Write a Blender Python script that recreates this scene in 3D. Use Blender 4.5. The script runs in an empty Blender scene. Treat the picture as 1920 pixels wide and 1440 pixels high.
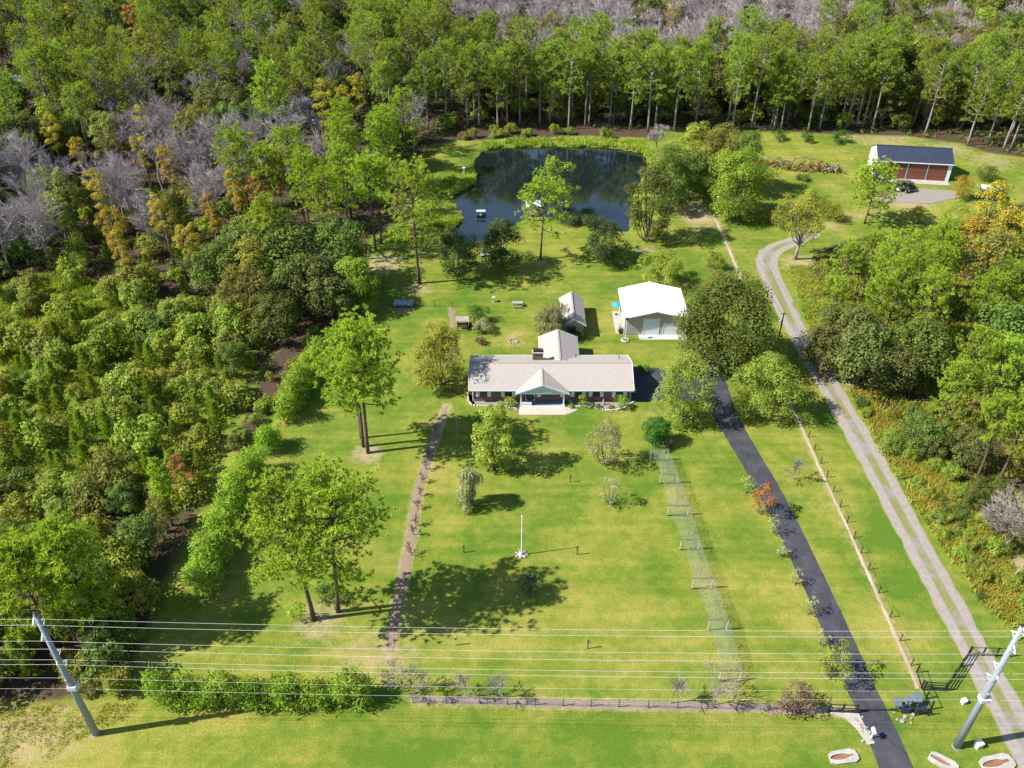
import bpy, math, random
import numpy as np
from mathutils import Vector, Matrix
R = math.radians
scene = bpy.context.scene
COL = scene.collection

# ------------------------------------------------------------------ camera, sky, sun, exposure
F, TH, CAMH = 1620.0, R(36.5), 78.0
cam_d = bpy.data.cameras.new('camera')
cam = bpy.data.objects.new('camera', cam_d); COL.objects.link(cam)
cam.location = (0, 0, CAMH); cam.rotation_euler = (R(90) - TH, 0, 0)
cam_d.sensor_width = 36; cam_d.lens = 36 * F / 1920
cam_d.clip_start = 1; cam_d.clip_end = 8000
scene.camera = cam

SUN_EL, SUN_AZ = R(44), R(10)          # shadows fall towards +x and a little +y
world = bpy.data.worlds.new('World'); scene.world = world; world.use_nodes = True
wn = world.node_tree.nodes; wl = world.node_tree.links
bg = wn['Background']
sky = wn.new('ShaderNodeTexSky'); sky.sky_type = 'NISHITA'; sky.sun_disc = False
sky.sun_elevation = SUN_EL
sky.sun_rotation = R(270) - SUN_AZ
sky.air_density = 1.0; sky.dust_density = 0.5; sky.ozone_density = 2.0
wl.new(sky.outputs[0], bg.inputs[0]); bg.inputs[1].default_value = 0.085
sd = bpy.data.lights.new('sun', 'SUN'); sd.energy = 4.6; sd.angle = R(0.55); sd.color = (1.0, 0.95, 0.86)
so = bpy.data.objects.new('sun', sd); COL.objects.link(so)
sdir = Vector((math.cos(SUN_AZ) * math.cos(SUN_EL), math.sin(SUN_AZ) * math.cos(SUN_EL), -math.sin(SUN_EL)))
so.rotation_euler = sdir.to_track_quat('-Z', 'Y').to_euler()
so.location = (-60, 0, 90)
scene.view_settings.view_transform = 'Standard'; scene.view_settings.look = 'None'
scene.view_settings.exposure = 1.06; scene.view_settings.gamma = 1
scene.render.engine = 'CYCLES'
scene.cycles.adaptive_threshold = 0.02; scene.cycles.max_bounces = 4; scene.cycles.diffuse_bounces = 2; scene.cycles.glossy_bounces = 2
scene.cycles.transmission_bounces = 3; scene.cycles.caustics_reflective = False; scene.cycles.caustics_refractive = False

# ------------------------------------------------------------------ survey helpers: photo pixel <-> ground point
def G(x, y, z=0.0):
    u = (x - 960) / F; v = (y - 720) / F
    dy = math.cos(TH) - v * math.sin(TH); dz = -math.sin(TH) - v * math.cos(TH)
    t = (z - CAMH) / dz
    return Vector((u * t, dy * t, z))
def P(X, Y, Z):
    dz = Z - CAMH
    d = Y * math.cos(TH) - dz * math.sin(TH); up = Y * math.sin(TH) + dz * math.cos(TH)
    return 960 + F * X / d, 720 - F * up / d
def HG(bx, by, ty):
    p = G(bx, by); lo, hi = 0, 77
    for _ in range(40):
        m = (lo + hi) / 2
        if P(p.x, p.y, m)[1] > ty: lo = m
        else: hi = m
    return lo
def GP(pts): return [tuple(G(*p)[:2]) for p in pts]

# ------------------------------------------------------------------ materials
def new_mat(name):
    m = bpy.data.materials.new(name); m.use_nodes = True
    nt = m.node_tree
    return m, nt, nt.nodes['Principled BSDF']
def N(nt, t, **kw):
    n = nt.nodes.new(t)
    for k, v in kw.items(): setattr(n, k, v)
    return n
def noise(nt, scale, detail=3, rough=0.55, vec=None, coord='Object'):
    n = N(nt, 'ShaderNodeTexNoise'); n.inputs['Scale'].default_value = scale
    n.inputs['Detail'].default_value = detail; n.inputs['Roughness'].default_value = rough
    if vec is None:
        tc = N(nt, 'ShaderNodeTexCoord'); vec = tc.outputs[coord]
    nt.links.new(vec, n.inputs['Vector'])
    return n.outputs['Fac']
def ramp(nt, fac, stops):
    r = N(nt, 'ShaderNodeValToRGB'); el = r.color_ramp.elements
    while len(el) < len(stops): el.new(0.5)
    for e, (p, c) in zip(el, stops):
        e.position = p; e.color = (c, c, c, 1) if isinstance(c, (int, float)) else (*c, 1)
    nt.links.new(fac, r.inputs['Fac'])
    return r.outputs['Color']
def mix(nt, fac, a, b, mode='MIX'):
    m = N(nt, 'ShaderNodeMix', data_type='RGBA', blend_type=mode)
    for sock, val in ((m.inputs[0], fac), (m.inputs[6], a), (m.inputs[7], b)):
        if isinstance(val, (int, float)): sock.default_value = val
        elif isinstance(val, tuple): sock.default_value = (*val, 1)
        else: nt.links.new(val, sock)
    return m.outputs[2]
def math_n(nt, op, a, b=0.0, clamp=False):
    m = N(nt, 'ShaderNodeMath', operation=op, use_clamp=clamp)
    for s, v in ((m.inputs[0], a), (m.inputs[1], b)):
        if isinstance(v, (int, float)): s.default_value = v
        else: nt.links.new(v, s)
    return m.outputs[0]
def bump(nt, bs, h, strength=0.3, dist=0.05):
    b = N(nt, 'ShaderNodeBump'); b.inputs['Strength'].default_value = strength; b.inputs['Distance'].default_value = dist
    nt.links.new(h, b.inputs['Height']); nt.links.new(b.outputs[0], bs.inputs['Normal'])
def basic(name, c1, c2=None, rough=0.7, scale=1.5, metal=0.0, bumpy=0.0, spec=0.3, detail=4):
    m, nt, bs = new_mat(name)
    if c2 is None: c2 = tuple(v * 0.82 for v in c1)
    f = noise(nt, scale, detail, 0.6)
    c = ramp(nt, f, [(0.32, c1), (0.68, c2)])
    nt.links.new(c, bs.inputs['Base Color'])
    bs.inputs['Roughness'].default_value = rough; bs.inputs['Metallic'].default_value = metal
    bs.inputs['Specular IOR Level'].default_value = spec
    if bumpy: bump(nt, bs, noise(nt, scale * 8, 3), bumpy)
    return m
def leaf_mat(name, ca, cb, transl=0.35, hue=0.03, val=0.35, clump=0.5, patch=None):
    """leaf colour: per-leaf variety, per-clump variety and per-plant variety; diffuse + translucent."""
    m, nt, bs = new_mat(name)
    nt.nodes.remove(bs)
    geo = N(nt, 'ShaderNodeNewGeometry'); oi = N(nt, 'ShaderNodeObjectInfo')
    f1 = noise(nt, clump, 2, 0.5)
    fac = math_n(nt, 'MULTIPLY_ADD', geo.outputs['Random Per Island'], 0.55)
    m1 = fac.node; m1.inputs[2].default_value = -0.15
    f1r = ramp(nt, f1, [(0.35, 0.0), (0.65, 0.75)])
    fac = math_n(nt, 'ADD', fac, f1r, True)
    col = mix(nt, fac, ca, cb)
    if patch:
        pf = ramp(nt, noise(nt, 0.33, 2), [(0.56, 0.0), (0.66, 0.8)])
        col = mix(nt, pf, col, patch)
    hs = N(nt, 'ShaderNodeHueSaturation')
    h = math_n(nt, 'MULTIPLY_ADD', oi.outputs['Random'], hue); h.node.inputs[2].default_value = 0.5 - hue / 2
    v = math_n(nt, 'MULTIPLY_ADD', oi.outputs['Random'], val); v.node.inputs[2].default_value = 1 - val / 2
    nt.links.new(h, hs.inputs['Hue']); nt.links.new(v, hs.inputs['Value']); nt.links.new(col, hs.inputs['Color'])
    d = N(nt, 'ShaderNodeBsdfDiffuse'); t = N(nt, 'ShaderNodeBsdfTranslucent'); g = N(nt, 'ShaderNodeBsdfGlossy')
    nt.links.new(hs.outputs[0], d.inputs[0])
    tcol = mix(nt, 1.0, hs.outputs[0], (1.25, 1.12, 0.5), 'MULTIPLY')
    nt.links.new(tcol, t.inputs[0])
    g.inputs['Roughness'].default_value = 0.6; g.inputs[0].default_value = (0.9, 0.95, 1, 1)
    a = N(nt, 'ShaderNodeMixShader'); a.inputs[0].default_value = transl
    nt.links.new(d.outputs[0], a.inputs[1]); nt.links.new(t.outputs[0], a.inputs[2])
    b = N(nt, 'ShaderNodeMixShader'); b.inputs[0].default_value = 0.012
    nt.links.new(a.outputs[0], b.inputs[1]); nt.links.new(g.outputs[0], b.inputs[2])
    nt.links.new(b.outputs[0], nt.nodes['Material Output'].inputs[0])
    return m

M = {}
M['bark'] = basic('pine bark', (0.16, 0.105, 0.08), (0.07, 0.05, 0.042), 0.9, 3, bumpy=0.5)
M['bark_pale'] = basic('pale bark', (0.36, 0.31, 0.27), (0.2, 0.17, 0.15), 0.9, 2.2, bumpy=0.4)
M['bark_grey'] = basic('grey bark', (0.20, 0.175, 0.15), (0.10, 0.085, 0.075), 0.9, 2.5, bumpy=0.4)
M['twig_lilac'] = basic('lilac grey twigs', (0.55, 0.485, 0.485), (0.40, 0.345, 0.34), 0.9, 0.5)
M['twig_brown'] = basic('brown twigs', (0.48, 0.37, 0.31), (0.36, 0.27, 0.23), 0.9, 0.5)
M['pine'] = leaf_mat('pine needles', (0.194, 0.336, 0.028), (0.439, 0.557, 0.044), 0.42, 0.018, 0.3)
M['pine_far'] = leaf_mat('pine needles belt', (0.177, 0.281, 0.032), (0.382, 0.457, 0.054), 0.42, 0.03, 0.45)
M['oak'] = leaf_mat('live oak leaves', (0.076, 0.125, 0.019), (0.188, 0.239, 0.040), 0.42, 0.05, 0.5)
M['oak_grey'] = leaf_mat('grey green oak leaves', (0.083, 0.100, 0.021), (0.166, 0.179, 0.045), 0.3, 0.05, 0.5)
M['oak_dark'] = leaf_mat('dark oak leaves', (0.043, 0.073, 0.020), (0.093, 0.123, 0.033), 0.2, 0.03, 0.3)
M['olive'] = leaf_mat('olive leaves', (0.162, 0.209, 0.034), (0.324, 0.317, 0.061), 0.42, 0.07, 0.5, patch=(0.24, 0.19, 0.055))
M['gold'] = leaf_mat('golden cypress needles', (0.27, 0.235, 0.02), (0.46, 0.34, 0.035), 0.3, 0.05, 0.3)
M['rust'] = leaf_mat('rust leaves', (0.331, 0.156, 0.037), (0.524, 0.260, 0.074), 0.3, 0.05, 0.3)
M['bright'] = leaf_mat('bright green leaves', (0.158, 0.290, 0.025), (0.325, 0.454, 0.041), 0.42, 0.02, 0.2)
M['hedge'] = leaf_mat('hedge leaves', (0.170, 0.316, 0.028), (0.360, 0.521, 0.047), 0.42, 0.02, 0.15)
M['yellowgreen'] = leaf_mat('yellow green leaves', (0.162, 0.235, 0.025), (0.336, 0.408, 0.062), 0.42, 0.03, 0.2)
M['silver'] = leaf_mat('silvery leaves', (0.228, 0.264, 0.102), (0.440, 0.443, 0.218), 0.3, 0.03, 0.2)
M['greygreen'] = leaf_mat('grey green leaves', (0.157, 0.171, 0.064), (0.315, 0.297, 0.134), 0.3, 0.03, 0.2)
M['shrubdark'] = leaf_mat('dark shrub leaves', (0.033, 0.093, 0.010), (0.083, 0.179, 0.019), 0.2, 0.02, 0.2)
M['thicket'] = leaf_mat('thicket leaves', (0.175, 0.241, 0.028), (0.403, 0.448, 0.053), 0.42, 0.06, 0.45)
M['youngpine'] = leaf_mat('young pine needles', (0.174, 0.281, 0.026), (0.322, 0.422, 0.041), 0.42, 0.03, 0.3)
M['redleaf'] = leaf_mat('red leaves', (0.305, 0.102, 0.031), (0.382, 0.204, 0.051), 0.3, 0.03, 0.2)
M['plum'] = leaf_mat('plum leaves', (0.127, 0.072, 0.057), (0.216, 0.132, 0.085), 0.2, 0.02, 0.2)
M['drygrass'] = leaf_mat('dry grass blades', (0.286, 0.286, 0.038), (0.477, 0.372, 0.073), 0.3, 0.02, 0.1, 0.12)
M['reed'] = leaf_mat('reed blades', (0.204, 0.329, 0.031), (0.426, 0.534, 0.080), 0.3, 0.02, 0.1, 0.15)
M['weed'] = leaf_mat('weed leaves', (0.19, 0.27, 0.03), (0.38, 0.40, 0.07), 0.3, 0.02, 0.1, 0.15)
M['vine'] = leaf_mat('vine leaves', (0.193, 0.247, 0.074), (0.345, 0.364, 0.136), 0.3, 0.02, 0.1)
M['white'] = basic('white paint', (0.8, 0.8, 0.78), (0.72, 0.72, 0.71), 0.5, 0.6)
M['trim'] = basic('pale trim paint', (0.62, 0.68, 0.72), (0.55, 0.61, 0.66), 0.5, 0.8)
M['blue_trim'] = basic('pale blue gable boards', (0.45, 0.62, 0.7), (0.4, 0.56, 0.64), 0.6, 1)
M['shutter'] = basic('shutter paint', (0.78, 0.82, 0.83), (0.7, 0.75, 0.77), 0.5, 2)
M['metal_white'] = basic('white metal roofing', (0.84, 0.84, 0.82), (0.78, 0.78, 0.77), 0.4, 0.3, spec=0.5)
M['black'] = basic('black metal', (0.018, 0.018, 0.02), (0.03, 0.03, 0.03), 0.5, 2)
M['darkgrey'] = basic('dark grey', (0.07, 0.07, 0.08), (0.05, 0.05, 0.06), 0.6, 2)
M['steel'] = basic('galvanised steel', (0.27, 0.31, 0.36), (0.23, 0.265, 0.31), 0.6, 0.5)
M['wire'] = basic('aluminium wire', (0.6, 0.6, 0.6), (0.5, 0.5, 0.5), 0.5, 1)
M['netwire'] = basic('thin galvanised net wire', (0.34, 0.36, 0.34), (0.27, 0.3, 0.28), 0.6, 1)
M['porcelain'] = basic('insulator', (0.62, 0.62, 0.64), (0.5, 0.5, 0.52), 0.35, 3)
M['wood'] = basic('weathered wood', (0.22, 0.17, 0.125), (0.13, 0.1, 0.08), 0.85, 3)
M['wood_dark'] = basic('dark stained wood', (0.05, 0.04, 0.034), (0.03, 0.025, 0.022), 0.8, 3)
M['concrete'] = basic('concrete', (0.5, 0.49, 0.46), (0.38, 0.37, 0.345), 0.85, 0.8, bumpy=0.15)
M['concrete_white'] = basic('pale concrete', (0.42, 0.395, 0.36), (0.31, 0.29, 0.26), 0.85, 0.9, bumpy=0.2)
M['stone'] = basic('pale edging stone', (0.6, 0.57, 0.5), (0.42, 0.39, 0.34), 0.85, 2.5, bumpy=0.3)
M['rock'] = basic('pale rock', (0.36, 0.32, 0.285), (0.24, 0.205, 0.185), 0.9, 2, bumpy=0.4)
M['gravelbed'] = basic('bed gravel', (0.30, 0.265, 0.24), (0.19, 0.17, 0.15), 0.95, 5, bumpy=0.5)
M['rust_soil'] = basic('rust coloured soil', (0.26, 0.135, 0.075), (0.17, 0.09, 0.055), 0.9, 1.5)
M['porch_floor'] = basic('blue grey porch floor', (0.18, 0.23, 0.28), (0.14, 0.19, 0.24), 0.6, 1)
M['teal'] = basic('teal canvas', (0.05, 0.32, 0.36), (0.04, 0.25, 0.3), 0.7, 2)
M['red_door'] = basic('red brown door', (0.20, 0.066, 0.043), (0.17, 0.056, 0.038), 0.42, 0.35)
M['door_white'] = basic('white roll door', (0.72, 0.78, 0.84), (0.66, 0.72, 0.79), 0.5, 0.5)
M['siding'] = basic('taupe siding', (0.47, 0.42, 0.39), (0.41, 0.365, 0.34), 0.6, 0.7)
M['siding_cream'] = basic('cream siding', (0.5, 0.46, 0.30), (0.43, 0.39, 0.25), 0.6, 0.7)
M['roof_navy'] = basic('charcoal blue metal roof', (0.035, 0.045, 0.075), (0.028, 0.037, 0.062), 0.45, 0.25, spec=0.5)
M['solar'] = basic('solar panel glass', (0.14, 0.17, 0.23), (0.1, 0.13, 0.19), 0.2, 1, spec=0.6)
M['navy'] = basic('navy enclosure', (0.03, 0.04, 0.09), (0.025, 0.033, 0.07), 0.4, 1)
M['tarp'] = basic('blue grey sheet metal', (0.28, 0.36, 0.40), (0.2, 0.27, 0.31), 0.5, 0.8, metal=0.2)
M['tyre'] = basic('rubber', (0.02, 0.02, 0.02), (0.03, 0.03, 0.03), 0.8, 3)
M['terracotta'] = basic('brown soil', (0.2, 0.09, 0.045), (0.14, 0.06, 0.03), 0.9, 2)

def m_glass():
    m, nt, bs = new_mat('dark window glass')
    bs.inputs['Base Color'].default_value = (0.016, 0.024, 0.034, 1); bs.inputs['Roughness'].default_value = 0.08
    bs.inputs['Specular IOR Level'].default_value = 0.7
    return m
M['glass'] = m_glass()
def m_shingle():
    m, nt, bs = new_mat('asphalt shingles')
    tc = N(nt, 'ShaderNodeTexCoord')
    br = N(nt, 'ShaderNodeTexBrick'); nt.links.new(tc.outputs['UV'], br.inputs['Vector'])
    br.inputs['Scale'].default_value = 1.0; br.inputs['Brick Width'].default_value = 0.32; br.inputs['Row Height'].default_value = 0.145
    br.inputs['Mortar Size'].default_value = 0.012; br.inputs['Color1'].default_value = (0.385, 0.345, 0.31, 1)
    br.inputs['Color2'].default_value = (0.32, 0.285, 0.258, 1); br.inputs['Mortar'].default_value = (0.26, 0.235, 0.22, 1)
    f = noise(nt, 0.45, 4); f2 = noise(nt, 3.0, 3)
    c = mix(nt, ramp(nt, f, [(0.3, 0.0), (0.7, 0.5)]), br.outputs['Color'], (0.34, 0.30, 0.275))
    c = mix(nt, ramp(nt, f2, [(0.35, 0.0), (0.7, 0.22)]), c, (0.44, 0.40, 0.365))
    nt.links.new(c, bs.inputs['Base Color']); bs.inputs['Roughness'].default_value = 0.9
    bump(nt, bs, br.outputs['Fac'], -0.4, 0.02)
    return m
M['shingle'] = m_shingle()
def m_brick():
    m, nt, bs = new_mat('dark red brick')
    tc = N(nt, 'ShaderNodeTexCoord'); sep = N(nt, 'ShaderNodeSeparateXYZ'); nt.links.new(tc.outputs['Object'], sep.inputs[0])
    s = math_n(nt, 'ADD', sep.outputs[0], sep.outputs[1]); cb = N(nt, 'ShaderNodeCombineXYZ')
    nt.links.new(s, cb.inputs[0]); nt.links.new(sep.outputs[2], cb.inputs[1])
    br = N(nt, 'ShaderNodeTexBrick'); nt.links.new(cb.outputs[0], br.inputs['Vector'])
    br.inputs['Scale'].default_value = 1.0; br.inputs['Brick Width'].default_value = 0.22; br.inputs['Row Height'].default_value = 0.075
    br.inputs['Mortar Size'].default_value = 0.008
    br.inputs['Color1'].default_value = (0.2, 0.09, 0.08, 1); br.inputs['Color2'].default_value = (0.13, 0.06, 0.056, 1)
    br.inputs['Mortar'].default_value = (0.24, 0.2, 0.18, 1)
    nt.links.new(br.outputs['Color'], bs.inputs['Base Color']); bs.inputs['Roughness'].default_value = 0.9
    bump(nt, bs, br.outputs['Fac'], -0.3, 0.01)
    return m
M['brick'] = m_brick()
def m_pavers():
    m, nt, bs = new_mat('patio pavers')
    tc = N(nt, 'ShaderNodeTexCoord')
    br = N(nt, 'ShaderNodeTexBrick'); nt.links.new(tc.outputs['Object'], br.inputs['Vector'])
    br.inputs['Scale'].default_value = 1.0; br.inputs['Brick Width'].default_value = 0.4; br.inputs['Row Height'].default_value = 0.4
    br.inputs['Mortar Size'].default_value = 0.02
    br.inputs['Color1'].default_value = (0.5, 0.4, 0.345, 1); br.inputs['Color2'].default_value = (0.4, 0.3, 0.26, 1); br.inputs['Mortar'].default_value = (0.5, 0.45, 0.41, 1)
    c = mix(nt, ramp(nt, noise(nt, 1.2, 4), [(0.35, 0.0), (0.7, 0.5)]), br.outputs['Color'], (0.5, 0.44, 0.4))
    nt.links.new(c, bs.inputs['Base Color']); bs.inputs['Roughness'].default_value = 0.9
    return m
M['pavers'] = m_pavers()
def m_asphalt():
    m, nt, bs = new_mat('asphalt')
    f = noise(nt, 0.25, 5, 0.6); f2 = noise(nt, 9, 2); f3 = noise(nt, 1.6, 4)
    c = ramp(nt, f, [(0.3, (0.032, 0.032, 0.042)), (0.7, (0.052, 0.051, 0.064))])
    c = mix(nt, ramp(nt, f2, [(0.4, 0.0), (0.75, 0.35)]), c, (0.085, 0.083, 0.092))
    c = mix(nt, ramp(nt, f3, [(0.6, 0.0), (0.72, 0.3)]), c, (0.075, 0.072, 0.075))
    vo = N(nt, 'ShaderNodeTexVoronoi', feature='DISTANCE_TO_EDGE'); vo.inputs['Scale'].default_value = 0.22
    tcv = N(nt, 'ShaderNodeTexCoord'); vm = N(nt, 'ShaderNodeVectorMath', operation='ADD'); nz = N(nt, 'ShaderNodeTexNoise'); nz.inputs['Scale'].default_value = 0.7
    nt.links.new(tcv.outputs['Object'], nz.inputs['Vector']); nt.links.new(tcv.outputs['Object'], vm.inputs[0]); nt.links.new(nz.outputs['Color'], vm.inputs[1]); nt.links.new(vm.outputs[0], vo.inputs['Vector'])
    c = mix(nt, ramp(nt, vo.outputs['Distance'], [(0.004, 0.6), (0.016, 0.0)]), c, (0.018, 0.018, 0.02))
    c = mix(nt, ramp(nt, noise(nt, 0.5, 3), [(0.5, 0.0), (0.7, 0.45)]), c, (0.085, 0.083, 0.09))
    nt.links.new(c, bs.inputs['Base Color']); bs.inputs['Roughness'].default_value = 0.75
    bs.inputs['Specular IOR Level'].default_value = 0.35
    bump(nt, bs, f2, 0.3, 0.02)
    return m
M['asphalt'] = m_asphalt()
def m_gravel():
    """gravel lane: pale wheel tracks, greyer middle with grass growing in patches (UV.x runs across)."""
    m, nt, bs = new_mat('gravel lane')
    tc = N(nt, 'ShaderNodeTexCoord'); sep = N(nt, 'ShaderNodeSeparateXYZ'); nt.links.new(tc.outputs['UV'], sep.inputs[0])
    fn = noise(nt, 1.6, 4, 0.65); fl = noise(nt, 0.16, 4, 0.6); ff = noise(nt, 6, 3)
    base = ramp(nt, fn, [(0.3, (0.225, 0.19, 0.175)), (0.7, (0.32, 0.275, 0.25))])
    u = math_n(nt, 'SUBTRACT', sep.outputs[0], 0.5); u = math_n(nt, 'ABSOLUTE', u)
    mid = ramp(nt, u, [(0.09, 1.0), (0.17, 0.0)])
    c = mix(nt, math_n(nt, 'MULTIPLY', mid, 0.75), base, (0.20, 0.185, 0.18))
    gm = math_n(nt, 'MULTIPLY', ramp(nt, math_n(nt, 'ADD', fl, math_n(nt, 'MULTIPLY', fn, 0.35)), [(0.61, 0.0), (0.70, 1.0)]), ramp(nt, u, [(0.10, 1.0), (0.19, 0.0)]))
    c = mix(nt, gm, c, (0.16, 0.17, 0.035))
    edge = ramp(nt, math_n(nt, 'ADD', u, math_n(nt, 'MULTIPLY', math_n(nt, 'SUBTRACT', fn, 0.5), 0.22)), [(0.43, 0.0), (0.49, 1.0)])
    c = mix(nt, edge, c, (0.2, 0.2, 0.045))
    c = mix(nt, ramp(nt, ff, [(0.4, 0.0), (0.75, 0.3)]), c, (0.24, 0.215, 0.2))
    nt.links.new(c, bs.inputs['Base Color']); bs.inputs['Roughness'].default_value = 0.95
    bump(nt, bs, ff, 0.4, 0.04)
    return m
M['gravel'] = m_gravel()
def m_path(name, ca, cb, cc):
    """mulch / sand strip with a ragged alpha-free edge: the edge colour turns to grass."""
    m, nt, bs = new_mat(name)
    tc = N(nt, 'ShaderNodeTexCoord'); sep = N(nt, 'ShaderNodeSeparateXYZ'); nt.links.new(tc.outputs['UV'], sep.inputs[0])
    fn = noise(nt, 2.2, 4, 0.65); f2 = noise(nt, 0.35, 3); f3 = noise(nt, 7, 3, 0.7)
    c = ramp(nt, f3, [(0.35, ca), (0.65, cb)])
    c = mix(nt, ramp(nt, f2, [(0.4, 0.0), (0.65, 0.8)]), c, cc)
    u = math_n(nt, 'ABSOLUTE', math_n(nt, 'SUBTRACT', sep.outputs[0], 0.5))
    e = ramp(nt, math_n(nt, 'ADD', u, math_n(nt, 'MULTIPLY', math_n(nt, 'SUBTRACT', fn, 0.5), 0.55)), [(0.36, 0.0), (0.5, 1.0)])
    c = mix(nt, e, c, (0.16, 0.195, 0.026))
    nt.links.new(c, bs.inputs['Base Color']); bs.inputs['Roughness'].default_value = 0.95
    bump(nt, bs, f3, 0.5, 0.05)
    return m
M['mulch'] = m_path('pine straw path', (0.13, 0.08, 0.052), (0.32, 0.235, 0.18), (0.24, 0.165, 0.12))
M['sand'] = m_path('sandy strip', (0.38, 0.29, 0.21), (0.45, 0.365, 0.275), (0.3, 0.225, 0.16))
M['fencemulch'] = m_path('grey mulch strip', (0.13, 0.095, 0.085), (0.28, 0.22, 0.2), (0.3, 0.22, 0.185))
def m_ground():
    """lawn and forest floor; colour attribute 'cover': r = leaf litter, g = dry sand / bare soil, b = lush green, a = yellowed."""
    m, nt, bs = new_mat('lawn and forest floor')
    at = N(nt, 'ShaderNodeVertexColor', layer_name='cover')
    sep = N(nt, 'ShaderNodeSeparateColor'); nt.links.new(at.outputs['Color'], sep.inputs[0])
    big = noise(nt, 0.045, 5, 0.6); mid = noise(nt, 0.16, 5, 0.62); sm = noise(nt, 0.9, 5, 0.65); fine = noise(nt, 5.5, 3, 0.7)
    tc = N(nt, 'ShaderNodeTexCoord'); mp = N(nt, 'ShaderNodeMapping'); nt.links.new(tc.outputs['Object'], mp.inputs[0])
    mp.inputs['Scale'].default_value = (0.05, 0.75, 1); mp.inputs['Rotation'].default_value = (0, 0, 0.03)
    mow = noise(nt, 1.0, 2, 0.5, mp.outputs[0])
    g1 = (0.084, 0.155, 0.016); g2 = (0.170, 0.206, 0.027); g3 = (0.296, 0.266, 0.06)
    t = math_n(nt, 'ADD', math_n(nt, 'MULTIPLY', mid, 0.62), math_n(nt, 'MULTIPLY', big, 0.38))
    t = math_n(nt, 'ADD', t, math_n(nt, 'MULTIPLY', math_n(nt, 'SUBTRACT', sm, 0.5), 0.36))
    t = math_n(nt, 'ADD', t, math_n(nt, 'MULTIPLY', math_n(nt, 'SUBTRACT', mow, 0.5), 0.26))
    t = math_n(nt, 'SUBTRACT', t, math_n(nt, 'MULTIPLY', sep.outputs[2], 0.13))
    t = math_n(nt, 'ADD', t, math_n(nt, 'MULTIPLY', at.outputs['Alpha'], 0.16))
    c = ramp(nt, t, [(0.38, g1), (0.51, g2), (0.66, g3)])
    c = mix(nt, ramp(nt, fine, [(0.33, 0.55), (0.58, 0.0)]), c, (0.06, 0.095, 0.012))
    c = mix(nt, ramp(nt, fine, [(0.58, 0.0), (0.78, 0.4)]), c, (0.31, 0.29, 0.08))
    # bare soil / sand
    ds = math_n(nt, 'ADD', sep.outputs[1], math_n(nt, 'MULTIPLY', math_n(nt, 'SUBTRACT', sm, 0.5), 0.9))
    sand = ramp(nt, fine, [(0.3, (0.30, 0.21, 0.125)), (0.7, (0.42, 0.325, 0.215))])
    c = mix(nt, math_n(nt, 'MULTIPLY', ramp(nt, ds, [(0.3, 0.0), (0.75, 1.0)]), 0.85), c, sand)
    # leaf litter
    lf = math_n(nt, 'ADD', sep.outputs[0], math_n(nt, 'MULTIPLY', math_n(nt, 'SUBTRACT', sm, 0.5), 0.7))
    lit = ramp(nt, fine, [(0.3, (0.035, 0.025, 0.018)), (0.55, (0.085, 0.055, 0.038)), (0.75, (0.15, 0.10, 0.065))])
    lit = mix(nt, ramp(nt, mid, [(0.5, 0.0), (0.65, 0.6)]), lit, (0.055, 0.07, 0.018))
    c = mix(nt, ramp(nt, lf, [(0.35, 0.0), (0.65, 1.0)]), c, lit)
    nt.links.new(c, bs.inputs['Base Color']); bs.inputs['Roughness'].default_value = 1.0
    bs.inputs['Specular IOR Level'].default_value = 0.1
    hh = math_n(nt, 'ADD', fine, math_n(nt, 'MULTIPLY', sm, 1.2))
    bump(nt, bs, hh, 0.55, 0.10)
    return m
M['ground'] = m_ground()
def m_water():
    m, nt, bs = new_mat('pond water')
    bs.inputs['Base Color'].default_value = (0.007, 0.012, 0.014, 1); bs.inputs['Roughness'].default_value = 0.05
    bs.inputs['IOR'].default_value = 1.9; bs.inputs['Specular IOR Level'].default_value = 0.75
    mp = N(nt, 'ShaderNodeMapping'); tc = N(nt, 'ShaderNodeTexCoord'); nt.links.new(tc.outputs['Object'], mp.inputs[0])
    mp.inputs['Scale'].default_value = (1.0, 2.2, 1)
    bump(nt, bs, noise(nt, 0.8, 3, 0.6, mp.outputs[0]), 0.05, 0.06)
    return m
M['water'] = m_water()

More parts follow.
